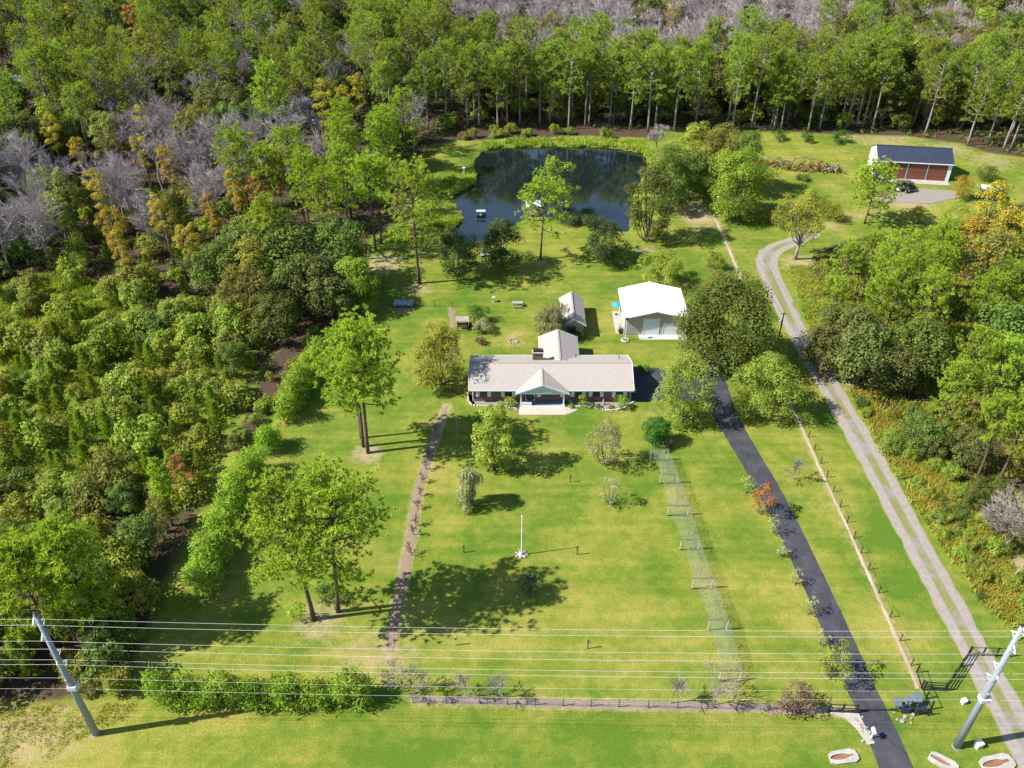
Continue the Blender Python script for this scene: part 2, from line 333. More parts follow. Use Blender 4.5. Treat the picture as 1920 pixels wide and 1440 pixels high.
# ------------------------------------------------------------------ object helpers
def tag(o, label=None, cat=None, group=None, kind=None):
    if label: o['label'] = label
    if cat: o['category'] = cat
    if group: o['group'] = group
    if kind: o['kind'] = kind
    return o
def thing(name, label, cat, loc=(0, 0, 0), rz=0.0, group=None):
    o = bpy.data.objects.new(name, None); COL.objects.link(o)
    o.empty_display_size = 0.3
    o.location = loc; o.rotation_euler = (0, 0, rz)
    return tag(o, label, cat, group)
def link(name, me, parent=None, mat=None):
    o = bpy.data.objects.new(name, me); COL.objects.link(o)
    if parent: o.parent = parent
    if mat: me.materials.append(M[mat] if isinstance(mat, str) else mat)
    return o
class MB:
    def __init__(s): s.v = []; s.f = []; s.uv = None
    def add(s, vs, fs):
        k = len(s.v); s.v += [tuple(p) for p in vs]; s.f += [tuple(i + k for i in f) for f in fs]; return s
    def box(s, x0, x1, y0, y1, z0, z1):
        return s.add([(x0, y0, z0), (x1, y0, z0), (x1, y1, z0), (x0, y1, z0), (x0, y0, z1), (x1, y0, z1), (x1, y1, z1), (x0, y1, z1)],
                     [(0, 3, 2, 1), (4, 5, 6, 7), (0, 1, 5, 4), (1, 2, 6, 5), (2, 3, 7, 6), (3, 0, 4, 7)])
    def bar(s, a, b, w, h=None):
        """box bar from a to b"""
        h = h or w; a = Vector(a); b = Vector(b); d = (b - a).normalized()
        up = Vector((0, 0, 1)) if abs(d.z) < 0.95 else Vector((0, 1, 0))
        sd_ = d.cross(up).normalized() * w / 2; u = sd_.cross(d).normalized() * h / 2
        vs = [a - sd_ - u, a + sd_ - u, a + sd_ + u, a - sd_ + u, b - sd_ - u, b + sd_ - u, b + sd_ + u, b - sd_ + u]
        return s.add(vs, [(0, 1, 2, 3), (7, 6, 5, 4), (0, 4, 5, 1), (1, 5, 6, 2), (2, 6, 7, 3), (3, 7, 4, 0)])
    def tube(s, pts, rad, n=6, cap=True):
        pts = [Vector(p) for p in pts]
        if isinstance(rad, (int, float)): rad = [rad] * len(pts)
        k = len(s.v); prev = None
        for i, p in enumerate(pts):
            d = (pts[min(i + 1, len(pts) - 1)] - pts[max(i - 1, 0)]).normalized()
            ref = Vector((0, 0, 1)) if abs(d.z) < 0.9 else Vector((1, 0, 0))
            a = d.cross(ref).normalized(); b = d.cross(a)
            for j in range(n):
                t = 2 * math.pi * j / n
                s.v.append(tuple(p + (a * math.cos(t) + b * math.sin(t)) * rad[i]))
        for i in range(len(pts) - 1):
            for j in range(n):
                j2 = (j + 1) % n
                s.f.append((k + i * n + j, k + i * n + j2, k + (i + 1) * n + j2, k + (i + 1) * n + j))
        if cap:
            s.f.append(tuple(k + j for j in range(n))[::-1]); e = k + (len(pts) - 1) * n
            s.f.append(tuple(e + j for j in range(n)))
        return s
    def lathe(s, prof, c=(0, 0, 0), n=12):
        k = len(s.v)
        for r, z in prof:
            for j in range(n):
                t = 2 * math.pi * j / n; s.v.append((c[0] + r * math.cos(t), c[1] + r * math.sin(t), c[2] + z))
        for i in range(len(prof) - 1):
            for j in range(n):
                j2 = (j + 1) % n; s.f.append((k + i * n + j, k + i * n + j2, k + (i + 1) * n + j2, k + (i + 1) * n + j))
        s.f.append(tuple(k + j for j in range(n))[::-1]); e = k + (len(prof) - 1) * n
        s.f.append(tuple(e + j for j in range(n)))
        return s
    def extrude(s, poly, axis, a, b):
        """poly of 2D points in the plane normal to axis ('x': (y,z), 'y': (x,z), 'z': (x,y)) from a to b"""
        n = len(poly)
        def mk(p, t): return (t, p[0], p[1]) if axis == 'x' else (p[0], t, p[1]) if axis == 'y' else (p[0], p[1], t)
        vs = [mk(p, a) for p in poly] + [mk(p, b) for p in poly]
        fs = [tuple(range(n))[::-1], tuple(range(n, 2 * n))] + [(i, (i + 1) % n, n + (i + 1) % n, n + i) for i in range(n)]
        return s.add(vs, fs)
    def mesh(s, name, smooth=False):
        me = bpy.data.meshes.new(name); me.from_pydata(s.v, [], s.f); me.update()
        if smooth: me.polygons.foreach_set('use_smooth', [True] * len(me.polygons))
        return me
    def build(s, name, mat, parent=None, smooth=False):
        import bmesh
        o = link(name, s.mesh(name, smooth), parent, mat)
        bm = bmesh.new(); bm.from_mesh(o.data); bmesh.ops.recalc_face_normals(bm, faces=bm.faces); bm.to_mesh(o.data); bm.free()
        return o

def strip(name, pts, widths, mat, z=0.012, seg=1.2, jitter=0.0, seed=1, sub=4):
    """a ribbon on the ground along a polyline of ground points; UV.x runs across."""
    rng = np.random.default_rng(seed)
    P0 = np.array([p[:2] for p in pts], float)
    W = np.array(widths if hasattr(widths, '__len__') else [widths] * len(P0), float)
    # Catmull-Rom resample
    out = []; ww = []
    for i in range(len(P0) - 1):
        a = P0[max(i - 1, 0)]; b = P0[i]; c = P0[i + 1]; d = P0[min(i + 2, len(P0) - 1)]
        n = max(2, int(np.linalg.norm(c - b) / seg))
        for k in range(n):
            t = k / n
            out.append(0.5 * ((2 * b) + (-a + c) * t + (2 * a - 5 * b + 4 * c - d) * t * t + (-a + 3 * b - 3 * c + d) * t ** 3)); ww.append(W[i] * (1 - t) + W[i + 1] * t)
    out.append(P0[-1]); ww.append(W[-1]); out = np.array(out); ww = np.array(ww)
    tg = np.gradient(out, axis=0); tg /= np.linalg.norm(tg, axis=1)[:, None]; nr = np.stack([tg[:, 1], -tg[:, 0]], 1)
    v = []; f = []; uv = []; L = 0
    for i in range(len(out)):
        if i: L += np.linalg.norm(out[i] - out[i - 1])
        jl = rng.normal(0, jitter, 2)
        for k in range(sub + 1):
            s = k / sub; off = (s - 0.5) * ww[i] + (jl[0] if k == 0 else jl[1] if k == sub else 0)
            p = out[i] + nr[i] * off; v.append((p[0], p[1], z + 0.02 * (1 - (2 * s - 1) ** 2))); uv.append((s, L))
    m = sub + 1
    for i in range(len(out) - 1):
        for k in range(sub): f.append((i * m + k, i * m + k + 1, (i + 1) * m + k + 1, (i + 1) * m + k))
    me = bpy.data.meshes.new(name); me.from_pydata(v, [], f); ul = me.uv_layers.new(name='UVMap')
    for l in me.loops: ul.data[l.index].uv = uv[l.vertex_index]
    if len(me.polygons) and me.polygons[0].normal.z < 0: me.flip_normals()
    o = link(name, me, None, mat); o['kind'] = 'structure'
    return o

def inside(px, py, poly):
    """vectorised point in polygon"""
    px = np.asarray(px, float); py = np.asarray(py, float); c = np.zeros(px.shape, bool)
    n = len(poly)
    for i in range(n):
        x1, y1 = poly[i]; x2, y2 = poly[(i + 1) % n]
        cond = ((y1 > py) != (y2 > py)); t = (py - y1) / ((y2 - y1) if y2 != y1 else 1e-9)
        c ^= cond & (px < x1 + t * (x2 - x1))
    return c
def dist_poly(px, py, poly, closed=True):
    px = np.asarray(px, float); py = np.asarray(py, float); d = np.full(px.shape, 1e9); n = len(poly)
    for i in range(n if closed else n - 1):
        x1, y1 = poly[i]; x2, y2 = poly[(i + 1) % n]; dx, dy = x2 - x1, y2 - y1; L = dx * dx + dy * dy + 1e-9
        t = np.clip(((px - x1) * dx + (py - y1) * dy) / L, 0, 1)
        d = np.minimum(d, np.hypot(px - x1 - t * dx, py - y1 - t * dy))
    return d

# ================================================================== THE SETTING
CLEAR = GP([(-900, 1335), (-200, 1325), (100, 1312), (230, 1296), (290, 1130), (350, 1010), (415, 860), (440, 780), (475, 700), (540, 640), (575, 600),
            (615, 575), (640, 530), (690, 490), (690, 450), (740, 420), (790, 350), (775, 300), (800, 275), (845, 262), (860, 248), (1000, 240), (1230, 243), (1420, 243), (1560, 252),
            (1700, 255), (1800, 268), (1850, 285), (1920, 295), (2200, 330), (2200, 372), (1920, 380), (1850, 402), (1780, 425), (1700, 440),
            (1620, 445), (1560, 460), (1520, 500), (1530, 580), (1565, 680), (1640, 745), (1700, 830), (1765, 930), (1850, 985), (1960, 1040),
            (2500, 1250), (2500, 1500), (-900, 1500)])
CLEAR[0] = (-400.0, CLEAR[0][1]); CLEAR[-1] = (-400.0, 5.0); CLEAR[-2] = (400.0, 5.0); CLEAR[-3] = (400.0, CLEAR[-3][1])
POND = GP([(845, 432), (850, 405), (858, 385), (850, 366), (885, 348), (893, 326), (889, 300), (905, 281), (940, 276), (1050, 273), (1150, 276), (1206, 286),
           (1218, 302), (1204, 330), (1188, 362), (1182, 400), (1178, 432), (1150, 430), (1128, 420), (1080, 413), (1042, 406), (1000, 402),
           (968, 416), (930, 444), (868, 452)])
SCRUB = GP([(1590, 720), (1650, 735), (1720, 820), (1790, 930), (1870, 985), (1990, 1050), (2100, 1230), (1990, 1250), (1900, 1190), (1840, 1120), (1760, 1010), (1690, 900), (1640, 810)])
THICK = GP([(-500, 545), (0, 530), (110, 505), (220, 540), (300, 585), (420, 590), (500, 640), (470, 700), (440, 780), (415, 860), (380, 930), (330, 960), (200, 960), (80, 1010), (-100, 1040), (-500, 1040)])
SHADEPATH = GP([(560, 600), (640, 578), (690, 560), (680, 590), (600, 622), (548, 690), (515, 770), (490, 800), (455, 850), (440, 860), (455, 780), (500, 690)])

def make_ground():
    xs = np.concatenate([[-4000, -1500, -600, -330], np.arange(-240, 241, 1.0), [330, 600, 1500, 4000]])
    ys = np.concatenate([[-3000, -800, -200, -40], np.arange(10, 130, 0.9), np.arange(130, 400, 1.15), [430, 520, 800, 1800, 6000]])
    X, Y = np.meshgrid(xs, ys); nx, ny = len(xs), len(ys)
    rng = np.random.default_rng(3)
    inp = inside(X, Y, POND); dp = dist_poly(X, Y, POND)
    near = (np.abs(X) < 245) & (Y > 5) & (Y < 405)
    Z = np.zeros_like(X)
    Z += near * (0.10 * np.sin(X * 0.11 + 1.3) * np.sin(Y * 0.083) * 0.5)
    Z = np.where(dist_poly(X, Y, POND) < 0.1, Z, Z)
    bank = np.where(inp, -0.25 - np.clip(dp / 4.0, 0, 1) * 1.6, -0.25 + np.clip(dp / 3.0, 0, 1) * 0.25)
    Z = np.where(inp | (dp < 3), bank + 0 * Z, Z * np.clip((dp - 3) / 20, 0, 1))
    Z *= np.where(inp | (dp < 3), 1, np.clip((dist_poly(X, Y, GP([(800, 560), (1500, 560), (1700, 1440), (700, 1440)])) * ~inside(X, Y, GP([(800, 560), (1500, 560), (1700, 1440), (700, 1440)]))) / 15, 0, 1))
    fin = inside(X, Y, CLEAR); dc = dist_poly(X, Y, CLEAR)
    litter = np.where(fin, np.clip(0.5 - dc / 5.0, 0, 1), np.clip(0.5 + dc / 4.0, 0, 1))
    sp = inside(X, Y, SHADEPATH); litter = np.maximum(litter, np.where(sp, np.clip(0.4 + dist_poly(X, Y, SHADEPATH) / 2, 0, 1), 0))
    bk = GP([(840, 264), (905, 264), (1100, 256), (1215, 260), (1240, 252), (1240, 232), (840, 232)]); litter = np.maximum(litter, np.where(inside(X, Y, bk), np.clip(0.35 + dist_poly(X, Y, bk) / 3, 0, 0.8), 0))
    th = inside(X, Y, THICK); litter = np.where(th, 0.12, litter)
    dirt = np.zeros_like(X); lush = np.zeros_like(X); yel = np.zeros_like(X)
    def blob(arr, px, py, r, a, sx=1.0):
        g = G(px, py); d = np.hypot((X - g.x) / sx, Y - g.y); np.maximum(arr, a * np.clip(1.25 - d / r, 0, 1), out=arr)
    for b in [(690, 850, 3.2, 0.75), (600, 1165, 4.5, 0.6), (700, 1225, 5, 0.5, 1.6), (785, 540, 4, 0.6), (720, 495, 6, 0.7), (760, 580, 3, 0.6), (1290, 390, 5, 0.95), (1310, 405, 5, 0.95),
              (1320, 425, 6, 0.5), (1210, 470, 4, 0.5), (1500, 495, 5, 0.7), (1180, 238, 8, 0.35, 2.0), (1650, 258, 12, 0.5, 1.5), (1780, 280, 8, 0.6), (1860, 300, 10, 0.5),
              (965, 640, 3.2, 0.45), (965, 630, 1.6, 0.6), (1240, 770, 5, 0.33), (1230, 780, 2.5, 0.35), (1325, 690, 3, 0.6), (1310, 660, 2.5, 0.6), (1580, 660, 2, 0.6), (1565, 690, 3, 0.7),
              (1600, 720, 3.5, 0.6), (600, 895, 1.8, 0.5), (1690, 375, 7, 0.7, 1.4), (1000, 405, 3, 0.6), (1600, 800, 4, 0.45), (1680, 760, 5, 0.5), (1820, 880, 3.5, 0.8), (1880, 1050, 5, 0.8), (1900, 900, 5, 0.7),
              (1010, 490, 3, 0.5), (1425, 545, 2, 0.3), (1040, 1300, 3, 0.2), (1560, 425, 4, 0.5), (1600, 405, 5, 0.45), (1640, 390, 5, 0.45), (40, 1385, 6, 0.55, 1.8), (1720, 1215, 2.2, 0.25), (560, 810, 4, 0.2)]: blob(dirt, *b[:4], *(b[4:]))
    def trail(px, w, a):
        d = dist_poly(X, Y, GP(px), False); np.maximum(dirt, a * np.clip(1.35 - d / w, 0, 1), out=dirt)
    trail([(838, 760), (826, 790), (806, 850), (785, 920), (772, 1000), (760, 1060), (747, 1125), (738, 1180), (732, 1222)], 1.0, 0.85)
    trail([(1476, 745), (1540, 885), (1620, 1060), (1722, 1292)], 0.8, 0.55)
    trail([(1345, 415), (1390, 525)], 0.8, 0.6)
    trail([(845, 575), (849, 610), (848, 650), (838, 690)], 0.7, 0.6)
    trail([(770, 1312), (1060, 1320), (1380, 1327), (1600, 1334)], 0.9, 0.7)
    for b in [(1660, 1000, 3, 0.9), (1690, 1060, 3, 0.9), (1710, 1110, 3, 0.9), (1730, 1160, 3, 0.9), (1640, 950, 3, 0.9), (1620, 900, 3, 0.8), (1590, 850, 3, 0.8), (1570, 800, 3, 0.8), (1545, 770, 3, 0.8), (1430, 590, 4, 0.7), (1470, 690, 4, 0.6),
              (1080, 800, 5, 0.7), (850, 680, 4, 0.4), (1010, 920, 6, 0.5), (1230, 1110, 6, 0.6), (1420, 1190, 5, 0.7), (1300, 780, 5, 0.4), (1390, 860, 7, 0.5), (930, 960, 5, 0.5), (600, 950, 8, 0.5), (700, 700, 6, 0.5),
              (740, 590, 6, 0.7), (900, 545, 9, 0.5), (1180, 520, 7, 0.5), (1100, 1400, 12, 0.4, 2.5), (700, 1410, 12, 0.35, 2), (1500, 1380, 8, 0.3, 2), (1395, 1010, 6, 0.4), (1130, 570, 3, 0.6), (1440, 440, 5, 0.4)]: blob(lush, *b[:4], *(b[4:]))
    for b in [(1080, 840, 6, 0.6), (960, 620, 6, 0.7), (1200, 1160, 9, 0.8), (950, 1180, 8, 0.6), (1150, 1010, 7, 0.4), (1290, 930, 5, 0.4), (1330, 1120, 6, 0.5), (880, 1240, 9, 0.5, 2), (1300, 1260, 8, 0.6, 2), (100, 1400, 12, 0.9, 2), (1600, 900, 6, 0.5),
              (1560, 840, 5, 0.5), (1660, 1180, 5, 0.5), (1480, 1150, 6, 0.6), (640, 1240, 6, 0.7), (880, 700, 4, 0.6), (1500, 300, 14, 0.6), (1750, 400, 10, 0.6), (1250, 430, 8, 0.6), (1060, 450, 6, 0.6), (1400, 780, 6, 0.4), (1760, 1020, 4, 0.4), (820, 880, 5, 0.5)]: blob(yel, *b[:4], *(b[4:]))
    v = np.stack([X, Y, Z], -1).reshape(-1, 3)
    i = np.arange(nx * ny).reshape(ny, nx)
    q = np.stack([i[:-1, :-1], i[:-1, 1:], i[1:, 1:], i[1:, :-1]], -1).reshape(-1, 4)
    me = bpy.data.meshes.new('ground'); me.from_pydata(v.tolist(), [], q.tolist())
    ca = me.color_attributes.new('cover', 'FLOAT_COLOR', 'POINT')
    # a far ring is all forest floor
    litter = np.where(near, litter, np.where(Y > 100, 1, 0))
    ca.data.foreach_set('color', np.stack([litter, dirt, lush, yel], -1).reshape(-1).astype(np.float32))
    me.polygons.foreach_set('use_smooth', [True] * len(me.polygons)); me.update()
    o = link('ground', me, None, 'ground'); o['kind'] = 'structure'
    return o
make_ground()

def poly_sheet(name, poly, z, mat, kind='structure'):
    me = bpy.data.meshes.new(name); me.from_pydata([(x, y, z) for x, y in poly], [], [tuple(range(len(poly)))]); me.update()
    if me.polygons[0].normal.z < 0: me.flip_normals()
    o = link(name, me, None, mat); o['kind'] = kind
    return o
wp = np.array(POND); wc = wp.mean(0); wp = wc + (wp - wc) * 1.03
poly_sheet('pond_water', [tuple(p) for p in wp], -0.28, 'water')

def pts(l): return [G(x, y) for x, y in l]
strip('driveway', pts([(1700, 1490), (1662, 1395), (1640, 1345), (1606, 1270), (1560, 1165), (1502, 1040), (1453, 940), (1400, 848), (1366, 790), (1345, 745), (1330, 705)]), [3.3, 3.2, 3.1, 3.0, 3.0, 3.0, 3.1, 3.2, 3.5, 4.2, 4.6], 'asphalt', 0.02, seg=0.8, jitter=0.03)
dp_ = [G(1347, 742), G(1335, 698), G(1300, 694), G(1240, 690), G(1186, 688), G(1186, 752), G(1225, 752), G(1262, 745), G(1310, 760)]
poly_sheet('parking_pad', [(p.x, p.y) for p in dp_], 0.016, 'asphalt')
strip('gravel_lane', pts([(1985, 1500), (1935, 1420), (1903, 1360), (1850, 1262), (1782, 1135), (1700, 985), (1640, 872), (1585, 775), (1528, 680), (1483, 600), (1457, 545), (1440, 505), (1440, 480), (1462, 462), (1500, 449), (1535, 438)]), [3.6] * 6 + [3.8, 3.7, 3.7, 3.8, 4.0, 4.2, 4.2, 3.8, 3.0, 1.6], 'gravel', 0.014, jitter=0.1, seed=4, sub=6)
strip('mulch_path', pts([(838, 760), (826, 790), (806, 850), (785, 920), (772, 1000), (760, 1060), (747, 1125), (738, 1180), (732, 1222)]), [0.6, 0.8, 1.0, 1.2, 1.2, 1.2, 1.2, 1.1, 0.9], 'mulch', 0.012, jitter=0.1, seed=2, seg=0.6)
strip('garden_path', pts([(845, 575), (849, 610), (848, 650), (838, 690)]), [0.9, 0.9, 0.9, 0.8], 'mulch', 0.012, jitter=0.12, seed=3, seg=0.7)
strip('fence_strip', pts([(1476, 745), (1507, 810), (1540, 885), (1580, 970), (1620, 1060), (1660, 1150), (1700, 1240), (1722, 1292)]), 0.42, 'sand', 0.012, jitter=0.07, seed=5, seg=0.7)
strip('upper_fence_strip', pts([(1340, 408), (1357, 445), (1374, 485), (1388, 525)]), 0.5, 'sand', 0.012, jitter=0.07, seed=6, seg=0.7)
strip('front_fence_bed', pts([(770, 1312), (900, 1316), (1060, 1320), (1220, 1323), (1380, 1327), (1500, 1331), (1600, 1334)]), [0.7, 0.9, 0.9, 1.0, 1.0, 0.9, 0.7], 'fencemulch', 0.012, jitter=0.15, seed=7, seg=0.7)
poly_sheet('gravel_yard', GP([(1650, 360), (1700, 352), (1790, 358), (1800, 370), (1740, 382), (1660, 378)]), 0.010, 'gravelbed')

# ================================================================== FOLIAGE GENERATORS
def unit(rng, n):
    v = rng.normal(size=(n, 3)); return v / np.linalg.norm(v, axis=1)[:, None]
def cards(C, Nn, size, aspect, rng):
    """kite-shaped leaf cards: centres, normals, sizes"""
    n = len(C); a = np.cross(Nn, unit(rng, n)); a /= np.linalg.norm(a, axis=1)[:, None] + 1e-9; b = np.cross(Nn, a)
    s = size[:, None] * 0.5
    v = np.stack([C - a * s, C - b * s * aspect + a * s * 0.1, C + a * s, C + b * s * aspect + a * s * 0.1], 1).reshape(-1, 3)
    return v, np.arange(4 * n).reshape(n, 4)
def blades(C, D, length, width, rng):
    """thin triangles from C along D"""
    n = len(C); a = np.cross(D, unit(rng, n) * 0.8 + np.array([-0.35, -0.2, 0.9])); a /= np.linalg.norm(a, axis=1)[:, None] + 1e-9
    w = a * (width * 0.5)[:, None]
    v = np.stack([C - w, C + w, C + D * length[:, None]], 1).reshape(-1, 3)
    return v, np.arange(3 * n).reshape(n, 3)
def mesh_np(name, v, f, mat=None):
    me = bpy.data.meshes.new(name); me.from_pydata(np.round(v, 4).tolist(), [], f.tolist())
    if mat: me.materials.append(M[mat])
    return me
def lobes_to_leaves(rng, LC, LR, per, leaf, up=0.55, aspect=0.7, squash=0.8):
    Cs = []; Ns = []
    for c, r in zip(LC, LR):
        k = max(6, int(per * r * r)); u = unit(rng, k); u[:, 2] = np.where(u[:, 2] < -0.6, -u[:, 2], u[:, 2])
        rad = r * (0.55 + 0.5 * rng.random(k) ** 0.6)
        p = c + u * rad[:, None] * np.array([1, 1, squash]); Cs.append(p)
        nn = u + np.array([0, 0, up]) + rng.normal(0, 0.33, (k, 3)); Ns.append(nn / np.linalg.norm(nn, axis=1)[:, None])
    C = np.concatenate(Cs); Nn = np.concatenate(Ns); s = leaf * rng.uniform(0.65, 1.35, len(C))
    return cards(C, Nn, s, aspect, rng)

def gen_pine(seed, h=19, r=4.6, base=0.52, nbr=30, tufts=5, lean=0.4, needles=13, droop=0.0):
    """tall slash pine: (trunk mesh, crown mesh)"""
    rng = np.random.default_rng(seed); mb = MB(); la = rng.uniform(0, 6.28)
    def trunk(t): return Vector((math.cos(la) * lean * t * t + 0.12 * math.sin(t * 5 + seed), math.sin(la) * lean * t * t + 0.1 * math.cos(t * 4 + seed), h * t))
    mb.tube([trunk(t) for t in np.linspace(0, 0.97, 9)], [h * 0.0135 * (1 - 0.82 * t) + 0.02 for t in np.linspace(0, 1, 9)], 7)
    C = []; O = []
    for i in range(nbr):
        t = base + (0.985 - base) * ((i + rng.random() * 0.8) / nbr) ** 0.8
        q = (t - base) / (1 - base)
        L = r * (0.62 + 0.55 * q if q < 0.45 else 0.87 * math.sqrt(max(0.03, 1 - ((q - 0.38) / 0.66) ** 2))) * rng.uniform(0.72, 1.12)
        az = i * 2.4 + rng.normal(0, 0.35); st = trunk(t * 0.97)
        el = -0.12 - droop + 0.95 * q + rng.normal(0, 0.1); P_ = [st]; d = Vector((math.cos(az) * math.cos(el), math.sin(az) * math.cos(el), math.sin(el)))
        for k in range(4):
            d = (d + Vector((0, 0, 0.10))).normalized(); P_.append(P_[-1] + d * (L / 4))
        mb.tube(P_, [0.06 + 0.012 * L, 0.05 + 0.009 * L, 0.045, 0.03, 0.015], 4, False)
        nt = int(tufts * (0.6 + L / r) + 1)
        for k in range(nt):
            s = 0.34 + 0.68 * (k + rng.random()) / nt
            x = min(s, 0.999) * 4; j = int(x); p = P_[j].lerp(P_[j + 1], x - j)
            side = Vector((-math.sin(az), math.cos(az), 0)) * rng.normal(0, 0.20 * L * (1.15 - abs(s - 0.65)))
            p = p + side + Vector((0, 0, rng.uniform(-0.15, 0.5)))
            mid = P_[max(j - 0, 0)]
            if rng.random() < 0.5: mb.tube([mid, p], [0.025, 0.012], 3, False)
            for _ in range(3):
                C.append(tuple(p + Vector(rng.normal(0, 0.34, 3)))); O.append((d.x, d.y, d.z + 0.5))
    C = np.array(C); O = np.array(O); Ck = np.repeat(C, needles, 0); D = unit(rng, len(Ck)) + np.repeat(O, needles, 0) * 0.55
    D /= np.linalg.norm(D, axis=1)[:, None]
    v, f = blades(Ck, D, rng.uniform(0.34, 0.62, len(Ck)), rng.uniform(0.10, 0.17, len(Ck)), rng)
    return mb.mesh('pine_trunk', True), mesh_np('pine_crown', v, f)
def gen_broad(seed, h=11, rx=5, th=0.28, nl=60, leaf=0.42, per=46, lr=(0.2, 0.34), zsq=1.0, stems=1, openness=0.0, ry=None, flat=0.0, tr=None, aspect=0.7, weep=0.0):
    """broadleaf tree: lumpy crown of leaf cards on a branching trunk"""
    rng = np.random.default_rng(seed); mb = MB(); ry = ry or rx
    cz = h * (th + 1) / 2; rz = h * (1 - th) / 2
    LC = []; LR = []
    for i in range(nl):
        u = unit(rng, 1)[0]
        if u[2] < -0.8: u[2] *= -0.6
        rr = (0.45 + 0.42 * rng.random() ** 0.7); wob = 1 + 0.22 * math.sin(3 * math.atan2(u[1], u[0]) + seed) + rng.normal(0, 0.07)
        lrad = rx * rng.uniform(*lr)
        c = np.array([u[0] * rx * rr * wob, u[1] * ry * rr * wob, cz + u[2] * (rz - lrad * 0.55) * (0.72 + 0.32 * rr) * (1 - flat)])
        LC.append(c); LR.append(lrad * (1 - openness * rng.random()))
    LC = np.array(LC); LR = np.array(LR)
    v, f = lobes_to_leaves(rng, LC, LR, per, leaf, aspect=aspect, squash=0.8)
    tr = tr or 0.021 * h
    fork = Vector((rng.normal(0, 0.15), rng.normal(0, 0.15), h * th * 0.95))
    for s_ in range(stems):
        b0 = Vector((0, 0, 0)) if stems == 1 else Vector((math.cos(s_ * 2.4) * 0.25, math.sin(s_ * 2.4) * 0.25, 0))
        fk = fork if stems == 1 else fork + Vector((math.cos(s_ * 2.4), math.sin(s_ * 2.4), 0)) * rx * 0.18
        mb.tube([b0, b0.lerp(fk, 0.5) + Vector((rng.normal(0, 0.08), rng.normal(0, 0.08), 0)), fk], [tr * 1.25 / math.sqrt(stems), tr / math.sqrt(stems), tr * 0.85 / math.sqrt(stems)], 7)
        for i in range(s_, min(nl, 13), stems):
            c = Vector(LC[i]); m_ = fk.lerp(c, 0.5) + Vector((0, 0, -0.08 * h + rng.normal(0, 0.1)))
            mb.tube([fk, m_, c], [tr * 0.5, tr * 0.28, tr * 0.1], 4, False)
    if weep:
        n = int(nl * 60); i = rng.integers(0, nl, n); C0 = LC[i] + unit(rng, n) * LR[i][:, None]
        D = np.stack([rng.normal(0, 0.25, n), rng.normal(0, 0.25, n), -np.ones(n)], 1); D /= np.linalg.norm(D, axis=1)[:, None]
        v2, f2 = blades(C0, D, rng.uniform(0.5, 1, n) * weep, rng.uniform(0.06, 0.13, n), rng)
        me = bpy.data.meshes.new('crown'); k = len(v)
        me.from_pydata(np.concatenate([v, v2]).tolist(), [], f.tolist() + (f2 + k).tolist())
        return mb.mesh('trunk', True), me
    return mb.mesh('trunk', True), mesh_np('crown', v, f)
def gen_bare(seed, h=13, spread=0.62, lev=5, trunk_r=0.16, twig=0.05, nb=4, kids=4, start=0.35):
    """leafless tree: the crown is the web of twigs"""
    rng = random.Random(seed); mb = MB(); tv = []; tf = []
    def ribbon(a, b, w):
        d = (b - a); s_ = d.cross(Vector((rng.gauss(0, 1), rng.gauss(0, 1), rng.gauss(0, 1)))).normalized() * w
        k = len(tv); tv.extend([tuple(a - s_), tuple(a + s_), tuple(b)]); tf.append((k, k + 1, k + 2))
        s2 = d.cross(s_).normalized() * w; k = len(tv); tv.extend([tuple(a - s2), tuple(a + s2), tuple(b)]); tf.append((k, k + 1, k + 2))
    def grow(p, d, L, r, l):
        q = p + d * L
        if l < 2: mb.tube([p, p + d * L * 0.5 + Vector((rng.gauss(0, 0.05), rng.gauss(0, 0.05), 0)) * L, q], [r, r * 0.8, r * 0.6], 5 if l == 0 else 4, False)
        else: ribbon(p, q + d * L * 0.25, max(twig * (1.6 if l == 2 else 1.0), r))
        if l >= lev: return
        n = kids if l else nb + 2
        for i in range(n):
            t = rng.uniform(0.45, 1.0) if l else rng.uniform(start, 1.0)
            s_ = p.lerp(q, t)
            nd = (d + Vector((rng.gauss(0, spread), rng.gauss(0, spread), rng.gauss(0.12, spread * 0.6)))).normalized()
            if nd.z < -0.2: nd.z *= -0.3
            grow(s_, nd, L * (rng.uniform(0.5, 0.75) if l else rng.uniform(0.36, 0.55)), r * 0.55, l + 1)
    grow(Vector((0, 0, 0)), Vector((rng.gauss(0, 0.05), rng.gauss(0, 0.05), 1)).normalized(), h * 0.62, trunk_r, 0)
    me = bpy.data.meshes.new('twig_crown'); me.from_pydata(tv, [], tf)
    return mb.mesh('bare_trunk', True), me
def gen_cypress(seed, h=14, r=2.6, base=0.45):
    """pond cypress: pale trunk, tight feathery golden plume with a flat top"""
    rng = np.random.default_rng(seed); mb = MB()
    mb.tube([(0, 0, 0), (0.1, 0, h * 0.5), (0.15, 0.1, h * 0.96)], [0.24, 0.15, 0.04], 6)
    LC = []; LR = []
    for i in range(34):
        t = base + (1 - base) * rng.random() ** 0.7; q = (t - base) / (1 - base); w = r * (0.45 + 0.75 * q if q < 0.7 else 1.0 - 0.5 * (q - 0.7) / 0.3)
        az = rng.uniform(0, 6.28); rr = w * math.sqrt(rng.random()); c = (math.cos(az) * rr, math.sin(az) * rr, h * (0.03 + 0.95 * t)); LC.append(c); LR.append(r * rng.uniform(0.2, 0.36))
        if i < 16: mb.tube([(0.1, 0, c[2] - 0.6), c], [0.05, 0.015], 3, False)
    v, f = lobes_to_leaves(rng, np.array(LC), np.array(LR), 150, 0.34, aspect=0.35, squash=0.75)
    return mb.mesh('cypress_trunk', True), mesh_np('cypress_crown', v, f)
